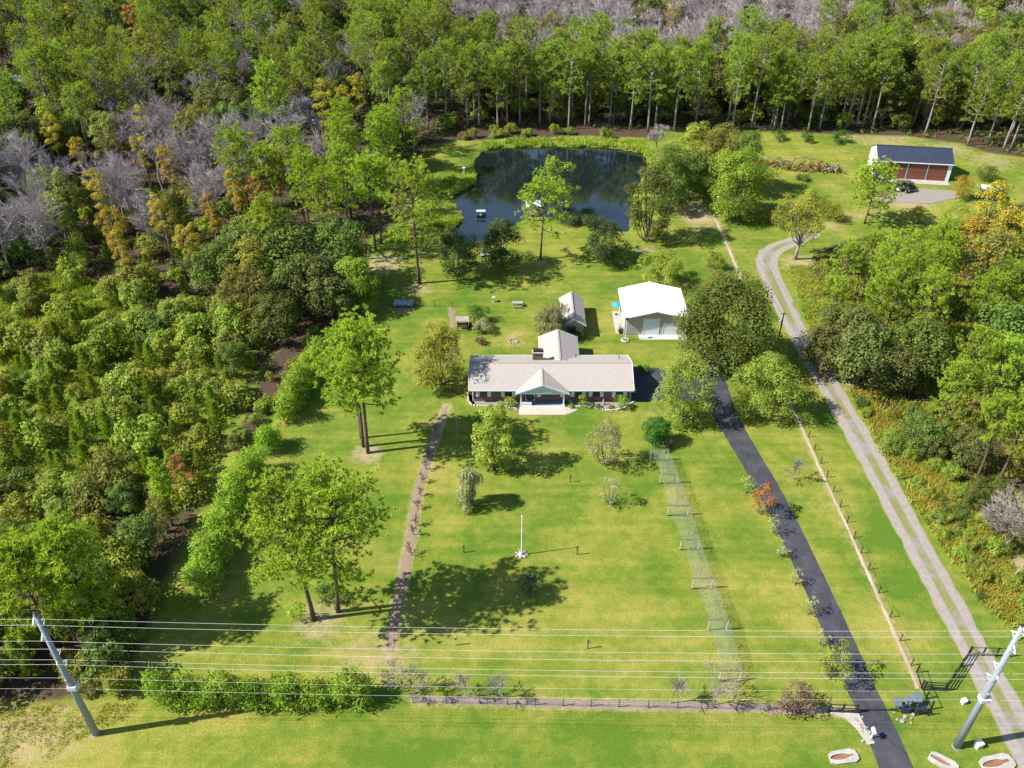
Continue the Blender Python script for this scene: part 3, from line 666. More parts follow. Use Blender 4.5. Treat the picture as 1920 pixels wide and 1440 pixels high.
def gen_youngpine(seed, h=6, r=1.5):
    rng = np.random.default_rng(seed); mb = MB(); mb.tube([(0, 0, 0), (0, 0, h * 0.95)], [0.09, 0.02], 5); C = []; O = []
    for i in range(46):
        t = 0.15 + 0.83 * (i + rng.random()) / 46; L = r * (1.08 - t) * rng.uniform(0.75, 1.15); az = i * 2.4; a = Vector((0, 0, h * t * 0.93)); d = Vector((math.cos(az), math.sin(az), 0.65 + t)).normalized()
        b = a + d * L * 1.1; mb.tube([a, b], [0.03, 0.012], 3, False)
        for s_ in np.linspace(0.4, 1.0, 3):
            C.append(tuple(a.lerp(b, s_))); O.append(tuple(d))
    C = np.array(C); O = np.array(O); k = 16; Ck = np.repeat(C, k, 0); D = unit(rng, len(Ck)) * 0.75 + np.repeat(O, k, 0); D /= np.linalg.norm(D, axis=1)[:, None]
    v, f = blades(Ck, D, rng.uniform(0.35, 0.6, len(Ck)), rng.uniform(0.07, 0.12, len(Ck)), rng)
    return mb.mesh('young_pine_trunk', True), mesh_np('young_pine_crown', v, f)
def gen_shrub(seed, h=2.5, r=1.6, leaf=0.26, nl=22, per=110):
    return gen_broad(seed, h, r, 0.06, nl, leaf, per, (0.28, 0.45), stems=3, tr=0.05)

for_mats = {}
def plant(kind_name, pair, label, cat, loc, rz=0.0, sc=1.0, group=None, crown_mat='oak', trunk_mat='bark_grey', crown_name='crown', tilt=(0, 0)):
    """a tree or shrub: an Empty with a trunk and a crown; meshes shared between alike plants, materials per object"""
    o = thing(kind_name, label, cat, loc, rz, group)
    o.rotation_euler = (tilt[0], tilt[1], rz)
    o.scale = (sc, sc, sc) if isinstance(sc, (int, float)) else sc
    for nm, me, mt in (('trunk', pair[0], trunk_mat), (crown_name, pair[1], crown_mat)):
        if not len(me.materials): me.materials.append(M[mt])
        c = bpy.data.objects.new(nm, me); COL.objects.link(c); c.parent = o
        if me.materials[0] != M[mt]:
            c.material_slots[0].link = 'OBJECT'; c.material_slots[0].material = M[mt]
    return o

# ================================================================== BUILDINGS
def wb(mb, name, mat, root, parent=None, smooth=False):
    """build a part given in world coordinates under its thing"""
    o = mb.build(name, mat, parent or root, smooth)
    o.data.transform((Matrix.Translation(root.location) @ Matrix.Rotation(root.rotation_euler.z, 4, 'Z')).inverted())
    return o
def slab(quad, th):
    """thick roof plane from 4 (or 3) corner points, thickness downward"""
    mb = MB(); n = len(quad); q = [Vector(p) for p in quad]; lo = [p - Vector((0, 0, th)) for p in q]
    mb.add(q + lo, [tuple(range(n)), tuple(range(n, 2 * n))[::-1]] + [(i, (i + 1) % n, n + (i + 1) % n, n + i) for i in range(n)])
    return mb
def shingle_uv(o):
    me = o.data; ul = me.uv_layers.new(name='UVMap')
    for p in me.polygons:
        n = p.normal
        if abs(n.z) > 0.999: sdv = Vector((1, 0, 0)); upv = Vector((0, 1, 0))
        else: sdv = Vector((0, 0, 1)).cross(n).normalized(); upv = n.cross(sdv)
        for li in p.loop_indices:
            co = me.vertices[me.loops[li].vertex_index].co; ul.data[li].uv = (co.dot(sdv), co.dot(upv))
    return o

def ranch_house():
    h = thing('ranch_house', 'long brick ranch house with beige shingle roof and gabled front porch', 'house', (5.8, 104.9, 0))
    x0, x1, y0, y1, ze, zr, yr = -5.65, 17.25, 101.15, 108.9, 2.5, 4.4, 104.85
    ex0, ex1, ey0, ey1 = -6.3, 17.75, 100.55, 109.45
    m = MB()  # walls with gable ends; front wall runs behind the porch
    m.box(x0, x1, y0, y1, 0, 2.42)
    for xa, xb in ((x0, x0 + 0.2), (x1 - 0.2, x1)): m.extrude([(y0, 2.42), (y1, 2.42), (yr, 4.2)], 'x', xa, xb)
    m.box(4.5, 10.0, y1, 113.8, 0, 2.42)
    m.extrude([(4.5, 2.42), (10.0, 2.42), (7.25, 3.75)], 'y', 113.6, 113.8)
    wb(m, 'brick_wall', 'brick', h)
    ro = [('roof_front_slope', [(ex0, ey0, ze), (ex1, ey0, ze), (ex1, yr, zr), (ex0, yr, zr)]), ('roof_back_slope', [(ex1, ey1, ze), (ex0, ey1, ze), (ex0, yr, zr), (ex1, yr, zr)]),
          ('rear_roof_slope', [(4.1, 114.3, 2.6), (4.1, 106.0, 2.6), (7.2, 106.0, 4.05), (7.2, 114.3, 4.05)]), ('rear_roof_slope', [(10.35, 106.0, 2.6), (10.35, 114.3, 2.6), (7.2, 114.3, 4.052), (7.2, 106.0, 4.052)]),
          ('porch_roof_slope', [(0.55, 103.9, 2.42), (0.55, 99.75, 2.42), (4.4, 99.75, 4.02), (4.4, 103.9, 4.02)]), ('porch_roof_slope', [(8.3, 99.75, 2.42), (8.3, 103.9, 2.42), (4.4, 103.9, 4.022), (4.4, 99.75, 4.022)])]
    for nm, q in ro: shingle_uv(wb(slab(q, 0.12), nm, 'shingle', h))
    wb(MB().bar((ex0, yr, zr + 0.0), (ex1, yr, zr + 0.0), 0.3, 0.02), 'ridge_cap', 'shingle', h)
    wb(MB().bar((7.2, 106.4, 4.05), (7.2, 114.3, 4.05), 0.3, 0.02), 'ridge_cap', 'shingle', h)
    wb(MB().bar((4.4, 99.75, 4.02), (4.4, 104.2, 4.02), 0.28, 0.02), 'ridge_cap', 'shingle', h)
    # fascia, soffit, gutters, rake boards
    wb(MB().box(ex0, 0.6, ey0 - 0.1, ey0 - 0.004, ze - 0.2, ze - 0.02), 'gutter', 'trim', h); wb(MB().box(8.25, ex1, ey0 - 0.1, ey0 - 0.004, ze - 0.2, ze - 0.02), 'gutter', 'trim', h)
    wb(MB().box(ex0, ex1, ey0, y0, ze - 0.16, ze - 0.13), 'soffit', 'white', h); wb(MB().box(ex0, ex1, ey1, ey1 + 0.09, ze - 0.2, ze - 0.02), 'gutter', 'white', h)
    for xa in (ex0 - 0.05, ex1 + 0.05):
        wb(MB().bar((xa, ey0, ze - 0.06), (xa, yr, zr - 0.06), 0.06, 0.22), 'rake_board', 'white', h); wb(MB().bar((xa, ey1, ze - 0.06), (xa, yr, zr - 0.06), 0.06, 0.22), 'rake_board', 'white', h)
    for xa, xb in ((4.05, 7.2), (10.4, 7.2)): wb(MB().bar((xa, 114.36, 2.54), (xb, 114.36, 3.98), 0.06, 0.2), 'rake_board', 'white', h)
    wb(MB().tube([(10.3, 106.5, 2.5), (10.3, 114.3, 2.5)], 0.06, 5), 'gutter', 'white', h)
    # porch: gable face, beam, columns, floor
    wb(MB().extrude([(0.9, 2.45), (7.95, 2.45), (4.4, 3.88)], 'y', 99.98, 100.1), 'porch_gable', 'blue_trim', h)
    for xa in (0.5, 8.35): wb(MB().bar((xa, 99.68, 2.36), (4.4, 99.68, 3.96), 0.07, 0.24), 'rake_board', 'trim', h)
    wb(MB().box(0.95, 7.9, 99.95, 100.15, 2.2, 2.44), 'porch_beam', 'white', h)
    for xc in (1.3, 7.55): wb(MB().box(xc - 0.09, xc + 0.09, 99.96, 100.14, 0.14, 2.2).box(xc - 0.14, xc + 0.14, 99.91, 100.19, 0.14, 0.3), 'porch_column', 'white', h)
    wb(MB().box(1.15, 7.7, 99.85, 101.14, 0.0, 0.14), 'porch_floor', 'porch_floor', h)
    wb(MB().box(1.1, 7.75, 99.72, 99.84, 0.0, 0.15), 'porch_step', 'white', h)
    wb(MB().box(1.4, 2.9, 99.9, 100.0, 0.15, 0.62).box(1.4, 2.9, 99.9, 100.25, 0.35, 0.4), 'porch_railing_panel', 'white', h)
    def W(px): 
        d = y0 * math.cos(TH) + (CAMH - 1.5) * math.sin(TH); return (px - 960) * d / F
    def window(pa, pb, z0=0.95, z1=2.15, panes=1):
        xa, xb = W(pa), W(pb); fr = MB(); t = 0.06
        fr.box(xa - t, xb + t, y0 - 0.05, y0 + 0.02, z1, z1 + t).box(xa - t, xa, y0 - 0.05, y0 + 0.02, z0, z1).box(xb, xb + t, y0 - 0.05, y0 + 0.02, z0, z1)
        o = wb(fr, 'window', 'darkgrey', h)
        for k in range(panes):
            a = xa + (xb - xa) * k / panes; b = xa + (xb - xa) * (k + 1) / panes
            for z_a, z_b in ((z0, (z0 + z1) / 2 - 0.02), ((z0 + z1) / 2 + 0.02, z1)): wb(MB().box(a + 0.03, b - 0.03, y0 - 0.03, y0 - 0.01, z_a, z_b), 'pane', 'glass', h, o)
            wb(MB().box(a, b, y0 - 0.045, y0 - 0.012, (z0 + z1) / 2 - 0.02, (z0 + z1) / 2 + 0.02), 'glazing_bar', 'darkgrey', h, o)
        wb(MB().box(xa - 0.1, xb + 0.1, y0 - 0.12, y0, z0 - 0.08, z0), 'sill', 'brick', h, o)
    def shutter(pa, pb):
        xa, xb = W(pa), W(pb); m = MB().box(xa, xb, y0 - 0.05, y0 - 0.003, 0.85, 2.2)
        k = 9
        for i in range(k): z = 0.95 + i * 1.15 / k; m.box(xa + 0.06, xb - 0.06, y0 - 0.07, y0 - 0.05, z, z + 0.07)
        wb(m, 'shutter', 'shutter', h)
    o1, o2 = 860, 1030; s = 10.667
    for a, b in ((425, 565), (930, 1060)): window(o1 + a / s, o1 + b / s)
    for a, b in ((345, 420), (570, 645), (850, 920), (1070, 1140)): shutter(o1 + a / s, o1 + b / s)
    for a, b in ((510, 645), (870, 1005), (1335, 1472)): window(o2 + a / s, o2 + b / s)
    for a, b in ((430, 503), (652, 725), (790, 864), (1011, 1085), (1255, 1328), (1478, 1550)): shutter(o2 + a / s, o2 + b / s)
    window(1014.9, 1049.4, 0.9, 2.1, 3); shutter(1007.4, 1013.9); shutter(1050.4, 1056.6)
    xa, xb = W(985.6), W(1003)
    d = wb(MB().box(xa, xb, y0 - 0.06, y0 + 0.01, 0.14, 2.2), 'front_door', 'white', h)
    xd = (xa + xb) / 2
    wb(MB().box(xd - 0.42, xd + 0.42, y0 - 0.09, y0 - 0.062, 0.18, 2.12), 'door_leaf', 'darkgrey', h, d)
    for c in (xa + 0.17, xb - 0.17): wb(MB().box(c - 0.11, c + 0.11, y0 - 0.08, y0 - 0.062, 0.4, 2.1), 'sidelight', 'glass', h, d)
    wb(MB().lathe([(0.035, 0), (0.035, 0.06)], (xd + 0.33, y0 - 0.12, 1.05), 6), 'door_knob', 'wire', h, d)
    # chimney
    c = wb(MB().box(3.1, 4.65, 106.35, 107.15, 2.6, 5.0), 'chimney', 'brick', h)
    wb(MB().box(3.0, 4.75, 106.25, 107.25, 5.0, 5.12), 'chimney_cap', 'concrete', h, c)
    wb(MB().box(3.15, 4.6, 106.4, 107.1, 5.12, 5.42), 'flue_cover', 'black', h, c)
    for px, py in ((1062, 676.5), (921, 674), (1161, 669), (1052, 661), (1080, 666)):
        g = G(px, py, 3.7); wb(MB().lathe([(0.06, -0.5), (0.06, 0.22), (0.1, 0.22), (0.1, 0.3)], (g.x, g.y, 3.62), 7), 'roof_vent', 'darkgrey', h)
    for xx in (ex0 + 0.55, ex1 - 0.35): wb(MB().tube([(xx, ey0 - 0.05, ze - 0.2), (xx, y0 - 0.06, 2.1), (xx, y0 - 0.06, 0.1)], 0.045, 5), 'downspout', 'white', h)
    wb(MB().box(-6.9, -6.2, 104.9, 105.0, 1.9, 2.4), 'meter_box', 'white', h)
    wb(MB().box(17.3, 18.6, 103.2, 104.4, 0.0, 0.16), 'side_step', 'concrete', h)
    return h
ranch_house()
pt_ = MB().box(1.0, 7.85, 97.9, 99.7, 0.0, 0.05).build('front_patio', 'pavers'); tag(pt_, kind='structure')
pw = MB().add([(7.86, 98.0, 0), (7.86, 99.7, 0), (8.6, 99.5, 0), (9.6, 99.1, 0), (8.9, 98.5, 0), (7.86, 98.0, 0.04), (7.86, 99.7, 0.04), (8.6, 99.5, 0.04), (9.6, 99.1, 0.04), (8.9, 98.5, 0.04)], [(0, 1, 2, 3, 4), (9, 8, 7, 6, 5), (0, 5, 6, 1), (1, 6, 7, 2), (2, 7, 8, 3), (3, 8, 9, 4), (4, 9, 5, 0)]).build('patio_apron', 'concrete_white'); tag(pw, kind='structure')

# flower beds with stone edging
def bed(label, edge_px, back_y, seed):
    e = [G(*p) for p in edge_px]; rng = random.Random(seed)
    t = thing('flower_bed', label, 'flower bed', (e[0].x, e[0].y, 0))
    poly = [(p.x, p.y) for p in e] + [(e[-1].x, back_y), (e[0].x, back_y)]
    wb(MB().extrude(poly, 'z', 0.0, 0.05), 'gravel_fill', 'gravelbed', t)
    m = MB(); pts_ = []
    for a, b in zip(e[:-1], e[1:]):
        n = max(1, int((b - a).length / 0.34))
        for k in range(n): pts_.append((a.lerp(b, k / n), (b - a)))
    for p, d in pts_:
        an = math.atan2(d.y, d.x) + rng.gauss(0, 0.12); w = 0.15 * rng.uniform(0.8, 1.15); c, s_ = math.cos(an), math.sin(an); hz = rng.uniform(0.15, 0.26); dd = 0.12
        vs = [(p.x + c * i * w - s_ * j * dd, p.y + s_ * i * w + c * j * dd, z) for z, q in ((0, 1), (hz, 0.8)) for i, j in ((-q, -q), (q, -q), (q, q), (-q, q))]
        m.add(vs, [(3, 2, 1, 0), (4, 5, 6, 7), (0, 1, 5, 4), (1, 2, 6, 5), (2, 3, 7, 6), (3, 0, 4, 7)])
    o = wb(m, 'edging_stones', 'stone', t); o['kind'] = 'stuff'
bed('curved stone edged flower bed left of the porch', [(877, 738), (878, 752), (884, 759), (895, 762), (910, 762.5), (930, 761), (945, 762), (960, 765), (972, 769)], 101.1, 1)
bed('curved stone edged flower bed right of the porch', [(1067, 768), (1075, 764), (1086, 762.5), (1100, 762), (1115, 764.5), (1130, 768.5), (1145, 770.5), (1158, 769), (1170, 765.5), (1180, 759), (1192, 752)], 101.1, 2)

def shed():
    t = thing('garden_shed', 'small cream garden shed with beige shingle gable roof behind the house', 'shed', (10.05, 122.5, 0))
    x0, x1, y0, y1 = 8.4, 11.65, 118.6, 126.5
    m = MB(); m.box(x0, x1, y0, y1, 0, 2.3)
    for a, b in ((y0, y0 + 0.12), (y1 - 0.12, y1)): m.extrude([(x0, 2.3), (x1, 2.3), (10.02, 3.35)], 'y', a, b)
    wb(m, 'wall', 'siding_cream', t)
    for i in range(12): wb(MB().box(x0 - 0.02, x1 + 0.02, y0 - 0.03, y0 - 0.003, 0.12 + i * 0.18, 0.12 + i * 0.18 + 0.165), 'siding_board', 'siding_cream', t)
    for q in ([(7.95, 126.9, 2.35), (7.95, 118.1, 2.35), (10.02, 118.1, 3.6), (10.02, 126.9, 3.6)], [(12.05, 118.1, 2.35), (12.05, 126.9, 2.35), (10.02, 126.9, 3.602), (10.02, 118.1, 3.602)]): shingle_uv(wb(slab(q, 0.1), 'roof_slope', 'shingle', t))
    wb(MB().bar((10.02, 118.1, 3.6), (10.02, 126.9, 3.6), 0.28, 0.02), 'ridge_cap', 'shingle', t)
    for xa in (7.95, 12.05): wb(MB().bar((xa, 118.05, 2.3), (10.02, 118.05, 3.54), 0.06, 0.16), 'rake_board', 'white', t)
    d = wb(MB().box(9.0, 10.4, y0 - 0.08, y0 - 0.032, 0.5, 1.95), 'window', 'darkgrey', t)
    for k in range(3): wb(MB().box(9.08 + k * 0.44, 9.46 + k * 0.44, y0 - 0.1, y0 - 0.081, 0.95, 1.85), 'pane', 'glass', t, d)
    for k in range(9): wb(MB().box(8.75 + k * 0.24, 8.81 + k * 0.24, y0 - 0.75, y0 - 0.69, 0, 0.85), 'baluster', 'wood', t)
    wb(MB().box(8.6, 10.8, y0 - 0.77, y0 - 0.67, 0.85, 0.93), 'rail', 'wood', t); wb(MB().box(8.5, 10.9, y0 - 0.8, y0 - 0.035, 0, 0.12), 'deck', 'wood', t)
shed()

def workshop():
    t = thing('metal_workshop', 'taupe sided workshop with white metal roof and two roll up doors', 'workshop', (23.3, 123.4, 0))
    x0, x1, y0, y1, ze, zr, xr = 18.45, 28.35, 119.0, 127.8, 3.45, 4.75, 23.3
    m = MB(); m.box(x0, x1, y0, y1, 0, ze)
    for a, b in ((y0, y0 + 0.1), (y1 - 0.1, y1)): m.extrude([(x0, ze), (x1, ze), (xr, zr - 0.1)], 'y', a, b)
    wb(m, 'wall', 'siding', t)
    doors = [(21.5, 23.95, 3.05), (24.75, 26.9, 2.15)]
    k = 0; z = 0.1
    while z < zr - 0.4:
        xa, xb = x0 - 0.02, x1 + 0.02
        if z > ze - 0.3:
            q = (zr - 0.15 - z - 0.2) / (zr - ze); xa, xb = xr - (xr - x0) * q, xr + (x1 - xr) * q
        cuts = [xa]
        for da, db, dh in doors:
            if z < dh + 0.1: cuts += [da - 0.12, db + 0.12]
        cuts.append(xb)
        for i in range(0, len(cuts), 2):
            if cuts[i + 1] > cuts[i]: wb(MB().add([(cuts[i], y0 - 0.045, z), (cuts[i + 1], y0 - 0.045, z), (cuts[i + 1], y0 - 0.008, z + 0.29), (cuts[i], y0 - 0.008, z + 0.29), (cuts[i], y0 - 0.004, z), (cuts[i + 1], y0 - 0.004, z)], [(0, 1, 2, 3), (4, 5, 1, 0)]), 'siding_board', 'siding', t)
        z += 0.3
    for q in ([(18.05, 128.15, ze), (18.05, 118.55, ze), (xr, 118.55, zr), (xr, 128.15, zr)], [(28.75, 118.55, ze), (28.75, 128.15, ze), (xr, 128.15, zr + 0.002), (xr, 118.55, zr + 0.002)]): wb(slab(q, 0.08), 'roof_slope', 'metal_white', t)
    m = MB()
    for i in range(33):
        y = 118.7 + i * 0.29
        for xa in (18.05, 28.75): m.bar((xa, y, ze + 0.012), (xr, y, zr + 0.012), 0.035, 0.03)
    o = wb(m, 'roof_ribs', 'metal_white', t); o['kind'] = 'stuff'
    wb(MB().bar((xr, 118.5, zr + 0.03), (xr, 128.2, zr + 0.03), 0.4, 0.05), 'ridge_cap', 'metal_white', t)
    for xa in (18.05, 28.75): wb(MB().bar((xa, 118.5, ze - 0.05), (xr, 118.5, zr - 0.05), 0.06, 0.16), 'rake_trim', 'white', t)
    for da, db, dh in doors:
        fr = wb(MB().box(da - 0.12, da, y0 - 0.07, y0, 0.05, dh + 0.1).box(db, db + 0.12, y0 - 0.07, y0, 0.05, dh + 0.1).box(da, db, y0 - 0.07, y0, dh, dh + 0.1), 'door_frame', 'white', t)
        mm = MB(); n = int(dh / 0.24)
        for i in range(n): za = 0.05 + i * (dh - 0.05) / n; mm.box(da, db, y0 - 0.035, y0 - 0.006, za + 0.012, za + (dh - 0.05) / n - 0.012)
        mm.box(da, db, y0 - 0.02, y0 - 0.003, 0.05, dh); wb(mm, 'roll_door', 'door_white', t, fr)
    wb(MB().box(20.75, 28.6, 117.5, 118.95, 0, 0.08), 'apron', 'concrete', t)
    wb(MB().box(17.1, 18.4, 119.2, 126.2, 0, 0.08), 'side_slab', 'concrete_white', t)
    wb(MB().box(xr - 0.2, xr + 0.1, y0 - 0.15, y0, 4.25, 4.4), 'gable_light', 'white', t)
    for xx in (18.4, 28.4): wb(MB().box(xx - 0.08, xx + 0.08, y0 - 0.06, y0 + 0.1, 0, ze), 'corner_trim', 'white', t)
workshop()

def garage():
    rz = math.atan2(181.0 - 183.3, 96.9 - 81.0); t = thing('triple_garage', 'white three door garage with charcoal blue metal roof', 'garage', (81.1, 183.3, 0), rz)
    L, D, ze, zr = 15.9, 7.8, 4.15, 6.1
    m = MB(); m.box(0, L, 0, D, 0, ze)
    for a, b in ((0, 0.12), (L - 0.12, L)): m.extrude([(0, ze), (D, ze), (D / 2, zr - 0.1)], 'x', a, b)
    m.build('wall', 'white', t)
    for q in ([(-0.12, -0.35, ze - 0.1), (L + 0.2, -0.35, ze - 0.1), (L + 0.2, D / 2, zr), (-0.12, D / 2, zr)], [(L + 0.2, D + 0.35, ze - 0.1), (-0.12, D + 0.35, ze - 0.1), (-0.12, D / 2, zr + 0.002), (L + 0.2, D / 2, zr + 0.002)]): slab(q, 0.08).build('roof_slope', 'roof_navy', t)
    m = MB()
    for i in range(34):
        x = -0.05 + i * 0.48; m.bar((x, -0.35, ze - 0.085), (x, D / 2, zr + 0.015), 0.03, 0.035)
    o = m.build('roof_seams', 'roof_navy', t); o['kind'] = 'stuff'
    MB().bar((-0.12, D / 2, zr + 0.02), (L + 0.2, D / 2, zr + 0.02), 0.35, 0.05).build('ridge_cap', 'roof_navy', t)
    MB().box(-0.12, L + 0.2, -0.42, -0.355, ze - 0.3, ze - 0.08).build('gutter', 'white', t)
    for i in range(3):
        xa = 2.65 + i * 4.25; xb = xa + 3.75
        fr = MB().box(xa - 0.14, xa, -0.05, 0, 0.02, 3.75).box(xb, xb + 0.14, -0.05, 0, 0.02, 3.75).box(xa, xb, -0.05, 0, 3.6, 3.75).build('door_frame', 'darkgrey', t)
        for k in range(5): z = 0.04 + k * 0.71; MB().box(xa + 0.01, xb - 0.01, -0.03, -0.004, z + 0.015, z + 0.695).build('door_panel', 'red_door', fr)
    MB().box(1.6, L - 0.2, -2.4, -0.06, 0, 0.09).build('apron', 'concrete_white', t)
garage()

def far_house():
    g = G(40, 175); t = thing('distant_house', 'white roofed house half hidden among trees at far left', 'house', (g.x, g.y, 0), 0.25)
    MB().box(-7, 7, -4, 4, 0, 3).build('wall', 'white', t)
    for nm, q in (('roof_slope', [(-7.6, -4.6, 2.9), (7.6, -4.6, 2.9), (7.6, 0, 5), (-7.6, 0, 5)]), ('roof_slope', [(7.6, 4.6, 2.9), (-7.6, 4.6, 2.9), (-7.6, 0, 5.002), (7.6, 0, 5.002)])): slab(q, 0.12).build(nm, 'metal_white', t)
    for k in range(4): 
        w = MB().box(-5.6 + k * 3.2, -4.2 + k * 3.2, -4.05, -4.003, 1, 2.2).build('window', 'darkgrey', t); MB().box(-5.5 + k * 3.2, -4.3 + k * 3.2, -4.08, -4.052, 1.1, 2.1).build('pane', 'glass', w)
    g = G(100, 160); t = thing('distant_shed', 'small white roofed outbuilding among trees beside the distant house', 'shed', (g.x, g.y, 0), 0.2)
    MB().box(-3.5, 3.5, -2, 2, 0, 2.6).build('wall', 'white', t)
    for q in ([(-4, -2.5, 2.5), (4, -2.5, 2.5), (4, 0, 3.6), (-4, 0, 3.6)], [(4, 2.5, 2.5), (-4, 2.5, 2.5), (-4, 0, 3.602), (4, 0, 3.602)]): slab(q, 0.1).build('roof_slope', 'metal_white', t)
far_house()

# ================================================================== STREET FURNITURE, FENCES, YARD THINGS
PL, PR = G(180, 1376), G(1793, 1400)
def zat(X, Y, py):
    lo, hi = 0, 60
    for _ in range(40):
        m = (lo + hi) / 2
        if P(X, Y, m)[1] > py: lo = m
        else: hi = m
    return lo
WL = [1161, 1172, 1202, 1217, 1237, 1246, 1271, 1291]
WR = [1183, 1194, 1226, 1241, 1262, 1273, 1296, 1312]
YO = [0.75, -0.75, -0.7, 0.85, 0.95, -0.35, 0.0, 0.0]
def pole(label, p, px_list, top):
    t = thing('utility_pole', label, 'utility pole', p)
    H = zat(p.x, p.y, top)
    MB().tube([(0, 0, 0), (0, 0, H * 0.5), (0, 0, H)], [0.36, 0.29, 0.2], 12).build('shaft', 'steel', t, True)
    MB().lathe([(0.21, 0), (0.2, 0.1), (0.08, 0.14)], (0, 0, H), 10).build('cap', 'black', t)
    MB().lathe([(0.42, 0), (0.42, 0.05), (0.37, 0.07)], (0, 0, 0), 14).build('base_plate', 'steel', t)
    zs = [zat(p.x, p.y + y, q) for q, y in zip(px_list, YO)]
    for z, y in zip(zs, YO):
        if abs(y) > 0.1:
            a = MB().tube([(0, y * 0.2, z + 0.55), (0, y, z + 0.02)], [0.05, 0.04], 6).tube([(0, y * 0.2, z - 0.3), (0, y, z)], 0.035, 5).build('insulator_arm', 'porcelain', t)
            m = MB()
            for k in range(5): q = k / 4; m.lathe([(0.05, -0.03), (0.1, 0), (0.05, 0.03)], (0, y * (0.45 + 0.5 * q), z + 0.4 - 0.38 * q), 8)
            m.build('insulator_disc', 'porcelain', a)
        else: MB().box(-0.1, 0.1, -0.42, 0.42, z - 0.1, z + 0.12).build('wire_bracket', 'steel', t)
    m = MB().box(-0.3, 0.55, -0.4, 0.35, H * 0.42, H * 0.42 + 0.5).lathe([(0.2, 0), (0.22, 0.5), (0.1, 0.6)], (0.5, 0, H * 0.42), 8); m.build('switch_box', 'porcelain', t)
    return zs
zL = pole('leaning looking grey steel utility pole at the lower left beside the trees', PL, WL, 1152)
zR = pole('grey steel utility pole at the lower right beside the gravel lane', PR, WR, 1174)
ordn = ['topmost', 'second highest', 'third highest', 'fourth highest', 'fifth highest', 'sixth highest', 'second lowest', 'lowest']
for i in range(8):
    a = Vector((PL.x, PL.y + YO[i], zL[i])); b = Vector((PR.x, PR.y + YO[i], zR[i])); sp = b - a; m = []
    for t in np.linspace(-0.5, 1.5, 49):
        q = t % 1.0; p = a + sp * t; p.z -= 4 * 0.55 * q * (1 - q); m.append(p)
    o = MB().tube(m, 0.012 if i < 6 else 0.009, 5).build('power_line', 'wire'); tag(o, f'{ordn[i]} of the eight power lines strung between the steel poles', 'power line', 'power lines between the poles')

def rail_fence(label, pl, hgt, nrail, step, mat='black', post=0.08, rail=0.05, name='rail_fence', diag=False, cat='fence', group=None, rl=0.02):
    t = thing(name, label, cat, (pl[0][0], pl[0][1], 0), 0, group); o = Vector((pl[0][0], pl[0][1], 0))
    P_ = [Vector((p[0], p[1], 0)) - o for p in pl]
    for a, b in zip(P_[:-1], P_[1:]):
        n = max(1, round((b - a).length / step))
        for k in range(n + (1 if b is P_[-1] else 0)):
            c = a.lerp(b, k / n); MB().box(c.x - post / 2, c.x + post / 2, c.y - post / 2, c.y + post / 2, 0, hgt + 0.08).build('post', mat, t)
        for i in range(nrail):
            z = hgt * (0.12 + 0.88 * i / max(1, nrail - 1)) if nrail > 1 else hgt
            MB().bar(a + Vector((0, 0, z)), b + Vector((0, 0, z)), rl, rail).build('rail', mat, t)
        if diag:
            for k in range(n):
                c = a.lerp(b, k / n); d = a.lerp(b, (k + 1) / n); MB().bar(c + Vector((0, 0, 0.1 if k % 2 else hgt)), d + Vector((0, 0, hgt if k % 2 else 0.1)), 0.04).build('brace', mat, t)
    return t
def gp2(l): return [tuple(G(*p)[:2]) for p in l]
rail_fence('low black wire fence running along the front mulch bed', gp2([(775, 1318), (900, 1320), (1160, 1326), (1380, 1331), (1500, 1333), (1552, 1334)]), 1.15, 4, 2.9, 'darkgrey', 0.07, 0.012, 'wire_fence', rl=0.012)
rail_fence('black board gate panel on the left side of the driveway entrance', gp2([(1553, 1335), (1604, 1337)]), 1.3, 3, 1.7, 'black', 0.16, 0.09, 'board_gate', cat='gate', rl=0.06)
rail_fence('black sliding gate track rail crossing the asphalt driveway', gp2([(1610, 1332), (1682, 1332)]), 0.12, 1, 4.5, 'black', 0.06, 0.1, 'gate_track', cat='gate', rl=0.08)
rail_fence('black pipe fence beside the solar gate equipment', gp2([(1718, 1262), (1727, 1290), (1745, 1330), (1690, 1336)]), 1.25, 2, 1.6, 'black', 0.12, 0.08, 'pipe_fence')
rail_fence('black pipe fence stepping up to the lane gate', gp2([(1731, 1294), (1770, 1296), (1815, 1228)]), 1.35, 4, 2.2, 'black', 0.14, 0.09, 'pipe_fence', rl=0.06)
rail_fence('black braced pipe gate standing across the gravel lane', gp2([(1816, 1229), (1892, 1231)]), 1.35, 2, 1.45, 'black', 0.12, 0.09, 'lane_gate', True, 'gate')
rail_fence('thin post and wire fence between the driveway and gravel lane', gp2([(1484, 752), (1516, 820), (1550, 895), (1588, 980), (1628, 1068), (1668, 1158), (1708, 1248)]), 1.1, 3, 3.05, 'wood_dark', 0.09, 0.01, 'wire_fence', rl=0.01)
rail_fence('short post and wire fence across the upper lawn beside the shade trees', gp2([(765, 573), (815, 575), (848, 576)]), 1.0, 3, 3.0, 'wood_dark', 0.08, 0.01, 'wire_fence', rl=0.01)

